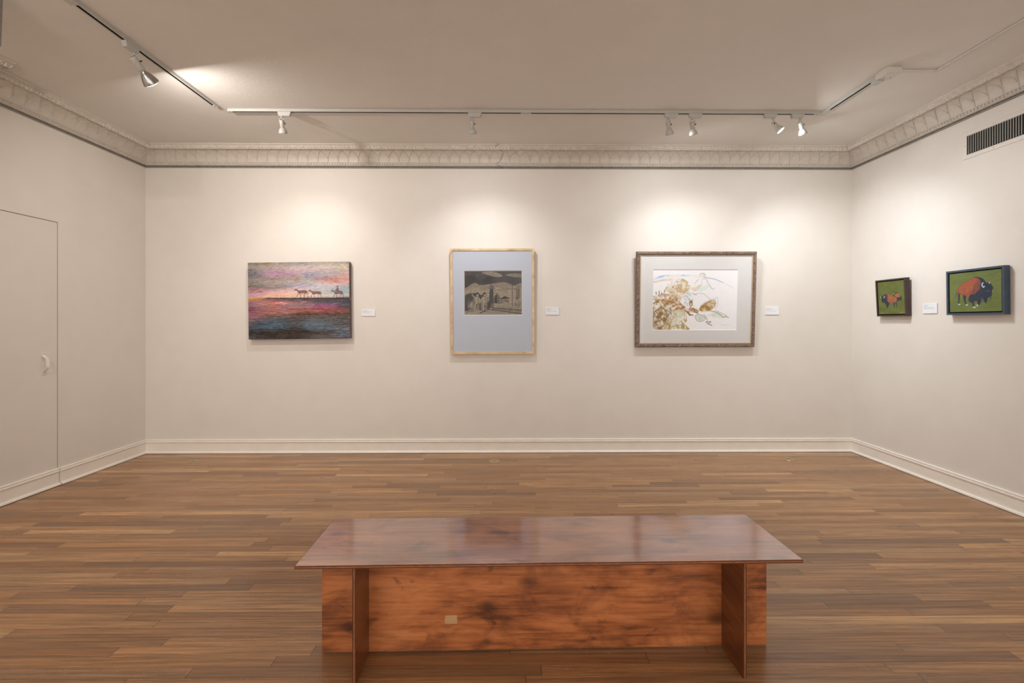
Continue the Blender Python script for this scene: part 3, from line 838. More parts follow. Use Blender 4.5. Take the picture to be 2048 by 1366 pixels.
    for k in range(520):
        x = rs.uniform(0, 100); y = rs.uniform(2, 74)
        a = (.15 if y > 55 else -.35 if x > 50 else .6) + rs.uniform(-.4, .4); L = rs.uniform(1.5, 5)
        s.line([(x, y), (x + L * math.cos(a), y - L * math.sin(a))], rs.uniform(.25, .6), lt if rs.random() < .45 else (26, 24, 26), rs.uniform(.3, .75), False)
    s.a += (hat[..., None] - .5) * 60
    s.noise(3.2, 1.5, 20, 8); s.noise(1.6, 4, 16, 9)
    m = np.ones((H, W)); bw = 5
    full = np.zeros((H + 2 * bw, W + 2 * bw, 3)); full[:] = (150, 136, 122); full[bw:-bw, bw:-bw] = s.a
    return np.clip((full - 30) * 1.05 + 14, 8, 235)

# --- picture 3 : watercolour and ink drawing
def art_drawing():
    W, H = 430, 310
    fn = lambda x, y: ((x - 60) / 1670, (y - 75) / 1190)
    s = Paint(W, H, (236, 233, 236), fn, W / 1670)
    n1 = sm_noise(W, H, 22, 18, 1, 4); n2 = sm_noise(W, H, 8, 8, 2, 3)
    T = np.clip((n1 - .32) * 3.2, .25, 1); T2 = np.clip((n2 - .36) * 4, 0, 1); T3 = np.clip((n1 * .5 + n2 * .5 - .42) * 6, 0, 1)
    tan, br, dbr, ol, bl, gr = (200, 170, 122), (160, 112, 62), (122, 78, 40), (168, 146, 88), (150, 180, 208), (196, 205, 190)
    s.poly([(70, 250), (250, 190), (480, 178), (740, 180), (760, 215), (500, 212), (300, 222), (110, 275)], (160, 190, 222), .85, T, True)
    s.poly([(75, 300), (300, 262), (520, 262), (500, 290), (250, 305), (80, 345)], (206, 196, 172), .8, T, True)
    s.poly([(280, 232), (520, 215), (620, 225), (500, 250), (300, 258)], (246, 222, 205), .8)
    s.line([(1090, 235), (1280, 270), (1450, 338)], 16, (140, 165, 205), .75); s.line([(1380, 305), (1480, 350), (1650, 440)], 8, (176, 190, 212), .7)
    s.line([(740, 190), (860, 200), (960, 235)], 18, (206, 220, 214), .6)
    s.poly([(60, 760), (250, 690), (420, 760), (560, 850), (560, 1000), (740, 1180), (750, 1265), (60, 1265)], ol, .95, T, True)
    s.poly([(60, 950), (180, 880), (300, 940), (330, 1080), (240, 1265), (60, 1265)], (132, 96, 58), .8, T, True)
    s.poly([(300, 470), (380, 400), (540, 380), (760, 380), (820, 440), (700, 540), (640, 650), (560, 700), (420, 560)], tan, .95, T, True)
    s.poly([(520, 300), (560, 255), (660, 260), (760, 330), (700, 390), (560, 380)], (190, 165, 112), .9, T, True)
    s.poly([(820, 460), (900, 400), (1030, 375), (980, 450), (900, 505)], (158, 126, 62), .95, T, True)
    s.poly([(110, 600), (260, 560), (420, 560), (560, 640), (640, 760), (760, 820), (900, 830), (980, 900), (860, 920), (700, 900), (560, 870), (420, 800), (240, 720), (120, 700)], br, .95, T, True)
    s.poly([(100, 900), (300, 760), (440, 800), (460, 900), (300, 1060), (150, 1080)], dbr, .6, T2, True)
    s.poly([(980, 860), (1060, 760), (1200, 690), (1300, 680), (1290, 800), (1180, 890), (1060, 910)], (160, 118, 50), .92, T, True)
    s.poly([(540, 1000), (560, 900), (680, 895), (700, 990), (650, 1080), (560, 1080)], (206, 206, 180), .95, smooth=True)
    s.poly([(900, 990), (980, 950), (1100, 1000), (1120, 1060), (1000, 1105), (920, 1060)], (205, 212, 205), .8, smooth=True)
    s.poly([(960, 480), (1060, 400), (1160, 380), (1130, 460), (1000, 510)], (214, 228, 222), .8, smooth=True)
    s.poly([(1200, 940), (1350, 900), (1560, 1010), (1400, 1040), (1260, 1010)], (210, 216, 204), .8, T, True)
    s.poly([(670, 600), (760, 520), (860, 620), (850, 760), (930, 800), (760, 800), (690, 740)], (184, 200, 208), .8, T2, True)
    s.poly([(780, 720), (840, 680), (850, 780), (800, 820)], (150, 105, 66), .9, smooth=True)
    s.poly([(340, 860), (420, 850), (440, 960), (380, 1000)], (160, 178, 180), .7, T2, True)
    s.poly([(350, 560), (430, 590), (440, 680), (380, 650)], (206, 205, 190), .7, T2, True)
    # leafy fingers on the left, wings
    for (a, b_) in [((120, 600), (125, 520)), ((175, 590), (185, 500)), ((215, 580), (240, 525)), ((90, 620), (70, 600)), ((85, 660), (65, 650)), ((260, 570), (300, 480)), ((150, 720), (75, 740))]:
        s.line([a, ((a[0] + b_[0]) / 2 + 8, (a[1] + b_[1]) / 2), b_], 19, (128, 102, 82), .85)
    for pts in ([(760, 900), (810, 960), (860, 970)], [(700, 880), (760, 930), (800, 975)], [(800, 850), (880, 900), (960, 930)]):
        s.line(pts, 24, (138, 98, 62), .85)
    rs = random.Random(9)
    def inmass(x, y):
        if y < 560 and x < 320: return False
        if x > 560 and y > 890: return False
        if x > 690 + (y - 400) * .45: return False
        return True
    cuts = np.clip((sm_noise(W, H, 13, 11, 77, 4) - .53) * 9, 0, 1)
    s.poly([(70, 600), (300, 440), (520, 280), (760, 330), (1030, 380), (900, 520), (900, 800), (980, 900), (700, 900), (740, 1260), (70, 1260)], (238, 232, 222), .8, cuts)
    for k in range(620):
        x = rs.uniform(62, 900); y = rs.uniform(300, 1240)
        if not inmass(x, y): continue
        a = rs.uniform(0, 2 * PI); L = rs.uniform(14, 46); bnd = rs.uniform(-.9, .9)
        c = rs.choice([(96, 62, 32), (120, 84, 48), (222, 204, 168), (232, 222, 200), (112, 82, 44), (150, 118, 70), (238, 234, 224), (98, 84, 66), (140, 150, 150)])
        s.line([(x, y), (x + L * .5 * math.cos(a) - L * bnd * .4 * math.sin(a), y + L * .5 * math.sin(a) + L * bnd * .4 * math.cos(a)), (x + L * math.cos(a), y + L * math.sin(a))], rs.uniform(2.5, 7), c, rs.uniform(.45, .85))
    for k in range(16):   # larger looping contours
        x = rs.uniform(120, 640); y = rs.uniform(560, 1120); R = rs.uniform(30, 80); a0 = rs.uniform(0, 2 * PI)
        s.line([(x + R * math.cos(a0 + q * .55), y + R * .8 * math.sin(a0 + q * .55)) for q in range(7)], rs.uniform(4, 7), rs.choice([(96, 64, 36), (226, 216, 192), (104, 90, 66)]), .75)
    for k in range(60):
        x = rs.uniform(990, 1290); y = 830 - (x - 990) * .35 + rs.uniform(-60, 50)
        s.line([(x, y), (x + rs.uniform(20, 50), y - rs.uniform(10, 50))], rs.uniform(4, 10), rs.choice([(118, 84, 36), (196, 170, 110), (235, 228, 210), (142, 100, 44)]), .6)
    ink = (104, 92, 74)
    L = lambda p, w=5, c=ink, a=.75: s.line(p, w, c, a)
    s.ell(1035, 200, 52, 50, (206, 200, 172), .8, T); 
    L([(985, 225), (985, 175), (1030, 150), (1080, 160), (1095, 200), (1075, 235)], 6); L([(1040, 240), (1035, 285)], 6, (190, 160, 140))
    L([(970, 270), (930, 300), (890, 350)], 6); L([(1060, 270), (1110, 260), (1150, 330), (1210, 420), (1245, 462), (1280, 440)], 6); L([(1120, 300), (1150, 380), (1215, 455)], 5, (176, 140, 130))
    L([(1020, 290), (1030, 350), (1000, 380)], 5, (150, 150, 170))
    L([(820, 530), (900, 560), (960, 545), (1070, 555), (1150, 620), (1210, 670)], 7, (132, 140, 110)); L([(860, 560), (930, 575)], 12, (150, 158, 130))
    L([(1150, 690), (1250, 660), (1300, 640), (1330, 620), (1350, 700), (1345, 780), (1300, 840), (1310, 870)], 6, (140, 138, 132))
    L([(1240, 680), (1290, 690), (1310, 740), (1290, 820)], 5); L([(1100, 740), (1160, 700), (1240, 660)], 6)
    L([(1200, 890), (1300, 905), (1400, 960), (1450, 1010), (1520, 1000), (1570, 1020)], 13, (112, 100, 66)); L([(1310, 870), (1400, 920), (1480, 960), (1540, 975)], 6)
    L([(1080, 960), (1130, 1020), (1150, 1090), (1120, 1110), (1180, 1150), (1250, 1175)], 8); L([(1130, 1110), (1220, 1100), (1170, 1140)], 14, (118, 88, 66)); L([(1160, 1140), (1240, 1172)], 14, (118, 88, 66))
    L([(900, 990), (940, 960), (1010, 960), (1090, 1000), (1120, 1050)], 8); L([(905, 1010), (940, 1070), (1000, 1100), (1090, 1070)], 6); L([(980, 1000), (1010, 1080)], 4); L([(1050, 990), (1000, 1060)], 4)
    L([(690, 900), (720, 960), (740, 1050), (710, 1110)], 9, (140, 108, 66)); s.ell(715, 1070, 32, 38, (186, 160, 100), .9, T)
    L([(560, 900), (600, 885), (660, 900), (700, 970), (690, 1040), (640, 1085)], 6, (132, 112, 70))
    L([(250, 1260), (290, 1180), (350, 1110), (420, 1000), (440, 880)], 9, (232, 222, 200)); L([(470, 1170), (520, 1210), (560, 1262)], 12, (228, 218, 192)); L([(420, 850), (430, 980), (380, 1070), (310, 1150)], 7, (96, 66, 36))
    for k in range(9): L([(690 + k * 6, 620 - k * 10), (720 + k * 4, 560 - k * 6), (760 + k * 3, 530)], 3, (112, 128, 140), .5)
    for k in range(26):
        x = rs.uniform(880, 1300); L([(x, 930 + rs.uniform(-10, 60)), (x + rs.uniform(-30, 30), 960 + rs.uniform(0, 60))], 3, (140, 140, 120), .4)
    L([(1420, 1165), (1460, 1160), (1500, 1172), (1540, 1158), (1600, 1165)], 5, (150, 148, 150), .5)
    s.noise(6, 6, 4, 30)
    return s.a

# --- bison pictures
def bison_big():
    fn = quad_fn((208, 292), (1306, 190), (208, 1092), (1312, 1070), 3.69, 3.27)
    W, H = 300, 240
    s = Paint(W, H, (112, 124, 68), fn, W / 1100)
    s.noise(60, 30, 12, 1, (1, .8, .7)); s.noise(18, 6, 7, 2, (1, .9, .5))
    nv, red, org = (46, 56, 72), (160, 88, 66), (182, 108, 74)
    T = np.clip((sm_noise(W, H, 9, 9, 4) - .3) * 3, .35, 1)
    s.line([(375, 640), (350, 700), (330, 770)], 14, (66, 60, 58), .9)
    s.poly([(375, 690), (430, 700), (420, 800), (405, 915), (380, 915), (385, 800)], (62, 58, 70), .95, smooth=False)
    s.poly([(480, 720), (560, 740), (545, 830), (560, 920), (535, 935), (505, 850), (485, 780)], (62, 60, 72), .95)
    s.poly([(368, 640), (385, 585), (450, 510), (560, 445), (690, 380), (770, 355), (860, 375), (880, 480), (860, 640), (760, 740), (600, 762), (520, 735), (440, 715), (380, 690)], red, 1, smooth=True)
    s.poly([(400, 600), (500, 500), (700, 400), (760, 400), (740, 560), (620, 680), (450, 690)], org, .6, T, True)
    s.poly([(720, 366), (770, 352), (860, 372), (930, 410), (975, 470), (1050, 478), (1098, 530), (1130, 590), (1100, 640), (1096, 745), (1062, 800), (1015, 785), (1000, 850), (965, 905), (930, 860), (905, 800), (868, 800), (862, 870), (835, 940), (800, 945), (785, 880), (765, 850), (728, 862), (716, 900), (722, 960), (696, 968), (676, 900), (640, 880), (600, 840), (640, 730), (760, 690), (840, 580), (862, 460), (810, 385)], nv, 1, smooth=True)
    rs = random.Random(3)
    for k in range(150):
        x = rs.uniform(620, 900); y = rs.uniform(400, 880)
        if y < 1500 - 1.35 * x or y > 880: continue
        s.line([(x, y), (x + rs.uniform(-26, 10), y + rs.uniform(12, 44))], rs.uniform(4, 9), rs.choice([(40, 48, 62), (74, 60, 62), (58, 66, 84), (104, 72, 66)]), .6)
    for k in range(110):
        x = rs.uniform(400, 780); y = 690 - (x - 400) * .75 + rs.uniform(10, 210)
        if y > 735: continue
        s.line([(x, y), (x + rs.uniform(-20, 24), y + rs.uniform(6, 34))], rs.uniform(3, 8), rs.choice([(128, 66, 50), (196, 124, 84), (178, 96, 70), (150, 78, 56)]), .55)
    for k in range(60):
        x = rs.uniform(600, 1090); s.line([(x, 780 + rs.uniform(-30, 90)), (x - rs.uniform(0, 14), 830 + rs.uniform(0, 70))], rs.uniform(3, 6), (44, 54, 66), .35)
    s.poly([(600, 830), (640, 740), (760, 690), (860, 560), (870, 440), (900, 430), (960, 700), (850, 840), (760, 850), (660, 900)], (58, 62, 84), .7, T, True)
    s.poly([(760, 480), (860, 430), (880, 560), (800, 690), (640, 740), (700, 600)], (110, 76, 74), .65, T, True)
    s.line([(910, 480), (890, 520), (915, 570), (940, 555)], 24, (205, 222, 232), .95)
    s.ell(1046, 482, 11, 22, (205, 215, 215), .95); s.line([(980, 650), (1040, 650)], 14, (90, 125, 150), .8); s.line([(1050, 775), (1085, 765)], 10, (130, 155, 165), .7)
    for (x, y, a, b_) in ((404, 930, 26, 15), (565, 940, 28, 15), (722, 990, 32, 17), (788, 950, 22, 22)): s.ell(x, y, a, b_, (190, 205, 205), .95)
    s.noise(3, 3, 6, 6)
    return s.a
def bison_small():
    fn = quad_fn((188, 300), (880, 232), (232, 1110), (915, 1105), 4.38, 4.07)
    W, H = 240, 240
    s = Paint(W, H, (104, 112, 56), fn, W / 690)
    s.noise(70, 40, 12, 1, (.8, 1, .8)); s.noise(18, 6, 6, 2, (1, .9, .5))
    nv, rd, org = (50, 54, 64), (140, 88, 62), (176, 112, 74)
    s.poly([(630, 640), (640, 585), (680, 562), (750, 575), (775, 620), (740, 700), (680, 700)], (70, 58, 54), 1, smooth=True)
    s.poly([(640, 610), (690, 580), (760, 585), (770, 620), (730, 680), (660, 660)], org, .95, smooth=True)
    s.poly([(735, 690), (760, 650), (800, 650), (825, 700), (815, 740), (790, 770), (750, 760), (700, 790), (700, 740)], nv, 1, smooth=True)
    s.ell(768, 668, 9, 16, (180, 200, 205), .9); s.line([(755, 765), (785, 770)], 10, (120, 150, 155), .8)
    s.poly([(290, 690), (320, 650), (350, 620), (420, 588), (520, 605), (620, 650), (680, 680), (697, 740), (680, 800), (600, 830), (530, 840), (450, 820), (400, 800), (340, 760)], rd, 1, smooth=True)
    s.poly([(430, 610), (520, 620), (640, 670), (690, 730), (670, 790), (560, 810), (470, 790), (440, 700)], org, .8, np.clip((sm_noise(W, H, 8, 8, 4) - .25) * 3, .4, 1), True)
    s.poly([(285, 690), (310, 652), (350, 625), (400, 595), (440, 640), (440, 760), (500, 830), (480, 900), (455, 950), (430, 950), (425, 900), (400, 850), (345, 800), (325, 835), (310, 800), (290, 740)], nv, 1, smooth=False)
    s.poly([(350, 625), (400, 595), (450, 620), (450, 740), (400, 700)], (84, 68, 76), .8, smooth=True)
    s.poly([(600, 810), (640, 800), (645, 880), (620, 945), (600, 945), (612, 890)], (66, 66, 70), 1); s.poly([(655, 800), (690, 800), (700, 870), (695, 940), (675, 940), (680, 880)], (66, 62, 60), 1)
    s.line([(280, 700), (268, 668)], 16, (180, 195, 185), .9); s.line([(375, 655), (355, 690)], 20, (190, 200, 205), .95); s.line([(590, 610), (605, 580)], 9, (190, 195, 175), .8); s.line([(620, 640), (590, 640)], 18, nv, .9)
    s.line([(280, 1075), (320, 1070), (360, 1078)], 8, (180, 185, 140), .6); s.line([(770, 1070), (840, 1065)], 8, (180, 185, 150), .6); s.ell(835, 1065, 9, 14, (190, 190, 160), .7)
    s.noise(3, 3, 5, 6)
    return s.a

# ------------------------------------------------------------------ frames
def frame_bars(mb, w, h, prof, mi=0):
    """mitred frame: prof = list of (inset from outer edge, y)"""
    cs = [(-1, -1), (1, -1), (1, 1), (-1, 1)]
    rings = []
    for (i, y) in prof: rings.append([(sx * (w / 2 - i), y, sz * (h / 2 - i)) for sx, sz in cs])
    n = len(prof)
    for k in range(n):
        a, c = rings[k], rings[(k + 1) % n]
        for j in range(4):
            mb.add([a[j], a[(j + 1) % 4], c[(j + 1) % 4], c[j]], [(0, 1, 2, 3)], mi)
def slab(w, h, y0, y1, mat, name, parent, hole=None, bevel=0):
    mb = MB()
    if hole is None: mb.box((-w / 2, y0, -h / 2), (w / 2, y1, h / 2))
    else:
        x0, x1, z0, z1 = hole
        mb.box((-w / 2, y0, z1), (w / 2, y1, h / 2)); mb.box((-w / 2, y0, -h / 2), (w / 2, y1, z0))
        mb.box((-w / 2, y0, z0), (x0, y1, z1)); mb.box((x1, y0, z0), (w / 2, y1, z1))
    return mb.build(name, mat, parent, bevel=bevel)
def glass_mat():
    t = NT('picture glass'); lw = t.n('ShaderNodeLayerWeight'); lw.inputs[0].default_value = .5
    f = t.math('MULTIPLY_ADD', t.math('POWER', lw.outputs['Facing'], 5.0), .95, .010)
    a = t.n('ShaderNodeBsdfTransparent'); a.inputs[0].default_value = (.985, .99, .99, 1)
    g = t.n('ShaderNodeBsdfGlossy'); g.inputs['Roughness'].default_value = .03
    m = t.n('ShaderNodeMixShader'); t.link(f, m.inputs[0]); t.link(a.outputs[0], m.inputs[1]); t.link(g.outputs[0], m.inputs[2])
    t.link(m.outputs[0], t.out.inputs[0]); return t.mat
M['glass'] = glass_mat()
M['paint_rough'] = paint_mat('impasto paint', .42, bump=.25)
M['paint'] = paint_mat('matte paint', .5, bump=.05)
M['paper'] = paint_mat('printed paper', .7)

def hang(name, cx, cy, cz, wallside, lean=0.0, tilt=0.0, h=0.0):
    off = math.sin(lean) * h / 2
    if wallside == 'back':
        return empty(name, (cx, cy - off, cz), (lean, tilt, 0))
    r = empty(name, (cx - off, cy, cz), (lean, tilt, -PI / 2)); return r

# 1: unframed deep canvas
dp = .058; Yf = D - dp - .004
tl = on_y(495.5, 525.5, Yf); tr = on_y(698.5, 522.8, Yf); bl = on_y(495.8, 679, Yf); br = on_y(699.5, 677, Yf)
w = ((tr - tl).x + (br - bl).x) / 2; h = ((tl - bl).z + (tr - br).z) / 2
c = (tl + tr + bl + br) / 4
tl_ = -math.atan2(tr.z - tl.z + br.z - bl.z, 2 * w)
r = hang('wall_picture', c.x, D - .001, c.z, 'back', 0, tl_)
tag(r, 'unframed painting of horses crossing a pink sunset plain, on the left of the back wall', 'painting')
t = NT('painted canvas edge'); P_ = t.pos(); xyz = t.sep(P_)
nz = t.noise(t.comb(xyz[0], t.math('MULTIPLY', xyz[1], 8), t.math('MULTIPLY', xyz[2], 9)), 3, 5, .7)
t.principled(t.ramp(nz, [(.30, lin(48, 42, 40)), (.46, lin(96, 80, 74)), (.54, lin(70, 62, 64)), (.62, lin(150, 112, 104)), (.7, lin(150, 120, 84)), (.8, lin(70, 66, 72))]), .6)
M['canvas_edge'] = t.mat
slab(w, h, -dp + .0015, 0, M['canvas_edge'], 'canvas', r, bevel=.004)
art_plane('painted_face', art_sunset(), w - .004, h - .004, -dp, r, M['paint_rough'], gain=.98)

# 2: pale wood frame with white mat
def wood(name, a, b_, c_, rough=.45, sc=1.0, ax=0):
    t = NT(name); p = t.pos(); x, y, z = t.sep(p)
    k = [6.0, 60.0, 60.0]
    n = t.noise(t.comb(t.math('MULTIPLY', x, 22 * sc), t.math('MULTIPLY', y, 50 * sc), t.math('MULTIPLY', z, 22 * sc)), 1.0, 5, .65, .4)
    t.principled(t.ramp(n, [(.32, a), (.5, b_), (.68, c_)]), rough, bump=n, bstr=.15, bdist=.001); return t.mat
M['maple'] = wood('pale maple', (.42, .27, .13), (.58, .41, .22), (.68, .52, .33), .4, .5)
M['walnut'] = wood('distressed brown wood', (.085, .052, .036), (.17, .115, .085), (.27, .19, .145), .55, 1.6)
M['frame_lip'] = flat('worn gilt lip', (.38, .29, .2), .5, var=.2, scale=90)
M['mat_hazed'] = flat('mat board with painted blue reflection', (.45, .475, .55), .8, var=.01)  # white mat with the glass's blue reflection mixed into its colour
M['mat_white'] = flat('white mat board', (.66, .64, .635), .8, var=.01)
M['bevel'] = flat('cut edge of mat', (.86, .85, .84), .8, var=.01)
dp = .034; Yf = D - dp - .004
tl = on_y(900.8, 497.0, Yf - .018); br = on_y(1068.5, 708, Yf)
w = br.x - tl.x; h = tl.z - br.z; c = (tl + br) / 2
lean = .018
r = hang('framed_print', c.x, D - .005, c.z, 'back', lean, math.radians(-.25), h)
tag(r, 'framed black and white print with wide white mat in a thin pale wood frame', 'picture')
b = MB(); frame_bars(b, w, h, [(0, 0), (0, -dp), (.020, -dp), (.022, -dp + .004), (.022, 0)]); b.build('frame', M['maple'], r)
def px2l(px, py, Y): q = on_y(px, py, Y); return q.x - c.x, q.z - c.z
x0, z1 = px2l(928.3, 541.4, D - .03); x1, z0 = px2l(1044.5, 630.2, D - .03)
slab(w - .040, h - .040, -.026, -.022, M['mat_hazed'], 'mat', r, hole=(x0, x1, z0, z1))
b = MB(); frame_bars(b, x1 - x0 + .006, z1 - z0 + .006, [(0, -.0262), (.006, -.0215), (0, -.0215)])
for i in range(len(b.v)): b.v[i] = (b.v[i][0] + (x0 + x1) / 2, b.v[i][1], b.v[i][2] + (z0 + z1) / 2)
b.build('mat_bevel', M['bevel'], r)
art_plane('print', art_print(), x1 - x0, z1 - z0, -.0205, r, M['paper'], (x0 + x1) / 2, (z0 + z1) / 2)
slab(w - .034, h - .034, -.0195, -.004, M['mat_white'], 'backing_board', r)
slab(w - .040, h - .040, -.030, -.0285, M['glass'], 'glass', r)

# 3: brown frame with drawing
dp = .042; Yf = D - dp - .004
tl = on_y(1274.0, 502.0, Yf - .05); br = on_y(1511.9, 694.2, Yf)
ww = on_y(1515.2, 502, Yf - .05).x - tl.x; w = ww; h = tl.z - br.z
c = Vector(((tl.x + on_y(1515.2, 502, Yf - .05).x) / 2, Yf, (tl.z + br.z) / 2))
lean = .052
r = hang('framed_drawing', c.x, D - .005, c.z, 'back', lean, math.radians(-.1), h)
tag(r, 'watercolour and ink drawing with white mat in a heavy distressed brown frame', 'picture')
b = MB(); frame_bars(b, w, h, [(0, 0), (0, -.030), (.006, -.040), (.014, -dp), (.026, -.040), (.032, -.030), (.034, -.030), (.034, 0)]); b.build('frame', M['walnut'], r)
b = MB(); frame_bars(b, w - .066, h - .066, [(0, -.004), (0, -.030), (.005, -.034), (.012, -.030), (.013, -.004)]); b.build('frame_lip', M['frame_lip'], r)
sc = (D - .06) / F
x0 = (1307 - 1024 - (on_y(1393.4, 600, D - .06).x / sc - 0) * 0) ; 
cx3 = 1393.6
def l3(px, py): return (px - cx3) * sc, (598.2 - py) * sc
x0, z1 = l3(1307.2, 537.8); x1, z0 = l3(1477.3, 659.6)
slab(w - .072, h - .072, -.026, -.022, M['mat_white'], 'mat', r, hole=(x0, x1, z0, z1))
b = MB(); frame_bars(b, x1 - x0 + .006, z1 - z0 + .006, [(0, -.0262), (.006, -.0215), (0, -.0215)])
for i in range(len(b.v)): b.v[i] = (b.v[i][0] + (x0 + x1) / 2, b.v[i][1], b.v[i][2] + (z0 + z1) / 2)
b.build('mat_bevel', M['bevel'], r)
art_plane('drawing', art_drawing(), x1 - x0, z1 - z0, -.0205, r, M['paper'], (x0 + x1) / 2, (z0 + z1) / 2, 1.0)
slab(w - .06, h - .06, -.0195, -.004, M['mat_white'], 'backing_board', r)
slab(w - .072, h - .072, -.030, -.0285, M['glass'], 'glass', r)

# 4/5: bison in floater frames on the right wall
M['fr_brown'] = flat('dark brown frame', (.050, .026, .024), .45, var=.15)
M['fr_blue'] = flat('slate blue frame', (.040, .062, .095), .42, var=.15)
M['floater'] = flat('black floater recess', (.010, .010, .010), .8)
M['edge_green'] = flat('green canvas edge', (.10, .13, .035), .6, var=.2)
def floater(name, y0, y1, zc, h, lean, mat, art, label, lw=.012):
    w = y1 - y0
    r = hang(name, XR - .004, (y0 + y1) / 2, zc, 'right', lean, 0, h)
    tag(r, label, 'painting', 'bison paintings in floater frames')
    b = MB(); frame_bars(b, w, h, [(0, 0), (0, -.042), (lw, -.042), (lw, 0)]); b.build('frame', mat, r, bevel=.001, seg=1)
    slab(w - .01, h - .01, -.012, -.002, M['floater'], 'backing_board', r)
    g = lw + .009
    slab(w - 2 * g, h - 2 * g, -.0355, -.012, M['edge_green'], 'canvas', r)
    art_plane('painted_face', art, w - 2 * g, h - 2 * g, -.036, r, M['paint'])
floater('bison_painting', 4.062, 4.392, 1.538, .335, .050, M['fr_brown'], bison_small(), 'small square painting of two bison in a dark brown frame, nearer the room corner', .011)
floater('bison_painting', 3.256, 3.690, 1.543, .342, .012, M['fr_blue'], bison_big(), 'wider painting of one large bison on green in a slate blue frame', .014)

# ------------------------------------------------------------------ wall labels
M['card'] = flat('white label card', (.72, .74, .78), .6, var=.01)
M['ink'] = flat('grey print', (.34, .35, .38), .7)
def placard(loc, rz, w, h, lines, label):
    r = empty('wall_label', loc, (0, 0, rz)); tag(r, label, 'label', 'white caption cards beside the pictures')
    b = MB(); b.box((-w / 2, -.007, -h / 2), (w / 2, -.0008, h / 2)); b.build('card', M['card'], r, bevel=.0006, seg=1)
    b = MB(); rs = random.Random(int(w * 1e4) + int(abs(loc[0]) * 100))
    for k, L in enumerate(lines):
        z = h / 2 - .013 - k * .0095; x = -w / 2 + .012
        xe = x + L * (w - .026)
        while x < xe:     # word-like dashes, too small to read in the photo
            q = min(xe, x + rs.uniform(.005, .013)); b.box((x, -.0074, z - .0012), (q, -.0069, z + .0012)); x = q + .0018
    b.build('caption_print', M['ink'], r)
for (xa, xb, ya, yb, ln, lb) in [(722.5, 750.5, 619, 632, [.45, .75, .6], 'white caption card right of the unframed sunset painting'),
                                 (1091, 1118.5, 614.3, 629.6, [.5, .32, .3, .9], 'white caption card right of the pale wood framed print'),
                                 (1530.8, 1558.3, 613.8, 629.4, [.42, .62, .3, .85], 'white caption card right of the brown framed drawing')]:
    a = on_y(xa, ya, D - .007); c_ = on_y(xb, yb, D - .007)
    placard(((a.x + c_.x) / 2, D, (a.z + c_.z) / 2), 0, c_.x - a.x, a.z - c_.z, ln, lb)
ya = on_x(1845.2, 600, XR - .007).y; yb = on_x(1874.0, 600, XR - .007).y
za = on_x(1860, 607.2, XR - .007).z; zb = on_x(1860, 627, XR - .007).z
placard((XR, (ya + yb) / 2, (za + zb) / 2), -PI / 2, ya - yb, za - zb, [.4, .3, .8, .9], 'white caption card between the two bison paintings')

# ------------------------------------------------------------------ vent grille on the right wall
vy1, vy0 = on_x(1934.6, 290, XR).y, on_x(1934.6, 290, XR).y - .90
vz1, vz0 = 2.731, 2.592
r = empty('vent_grille', (XR, (vy0 + vy1) / 2, (vz0 + vz1) / 2), (0, 0, -PI / 2)); tag(r, 'long wall vent grille with upright louvres, high on the right wall', 'vent')
w, h = vy1 - vy0, vz1 - vz0
b = MB(); bw = .030; frame_bars(b, w + 2 * bw, h + 2 * bw + .006, [(0, 0), (0, -.003), (.003, -.0055), (bw - .002, -.0055), (bw, -.003), (bw, 0)]); b.build('frame', M['wall'], r)
b = MB(); b.box((-w / 2, -.002, -h / 2), (w / 2, -.0005, h / 2)); b.build('recess_shade', M['gap_shade'], r)  # flat near-black sheet painting the shade behind the louvres
M['louvre'] = flat('grey louvre', (.42, .41, .37), .4)
mb = MB(); sp = .0176
k = 0; x = -w / 2 + .016
t = MB()
a = .35
while x < w / 2 - .004:
    q = MB(); q.box((x - .0015, -.0060, -h / 2 + .001), (x + .0015, -.0022, h / 2 - .001)); q.build('louvre', M['louvre'], r); x += sp
for (x, z) in ((-w / 2 - .015, 0), (-w / 2 + .2, h / 2 + .016), (-w / 2 + .2, -h / 2 - .016), (w / 2 - .2, h / 2 + .016), (w / 2 - .2, -h / 2 - .016)):
    b = MB(); b.tube([(x, -.005, z), (x, -.0075, z)], .003, 8); b.build('screw', M['louvre'], r)

# pale edge of a panel hanging at the far left, near the camera
pt = on_z(0, 78, 2.78)
r = empty('hanging_panel', (0, 0, ZC)); r.location = (on_y(0, 60, 2.5).x, 2.5, ZC)
tag(r, 'pale blue-white panel edge hanging from the ceiling at the extreme upper left', 'panel')
M['pale_blue'] = flat('pale blue panel', (.84, .92, .96), .3, var=.04)
def wedge(xa, xb, y, n, mat):
    b = MB(); b.add([(xa, -y, -.285), (xb - .0115, -y, -.285), (xb, -y, -.001), (xa, -y, -.001), (xa, y, -.285), (xb - .0115, y, -.285), (xb, y, -.001), (xa, y, -.001)],
                    [(0, 1, 2, 3), (4, 5, 6, 7), (0, 1, 5, 4), (1, 2, 6, 5), (2, 3, 7, 6), (3, 0, 4, 7)]); b.build(n, mat, r)
wedge(-.30, .0075, .006, 'panel', M['pale_blue']); 
b = MB(); b.add([(-.0040, -.007, -.286), (-.0015, -.007, -.286), (.0100, -.007, -.0005), (.0075, -.007, -.0005), (-.0040, .007, -.286), (-.0015, .007, -.286), (.0100, .007, -.0005), (.0075, .007, -.0005)],
              [(0, 1, 2, 3), (4, 5, 6, 7), (0, 1, 5, 4), (1, 2, 6, 5), (2, 3, 7, 6), (3, 0, 4, 7)]); b.build('edge_channel', M['rail_grey'], r)

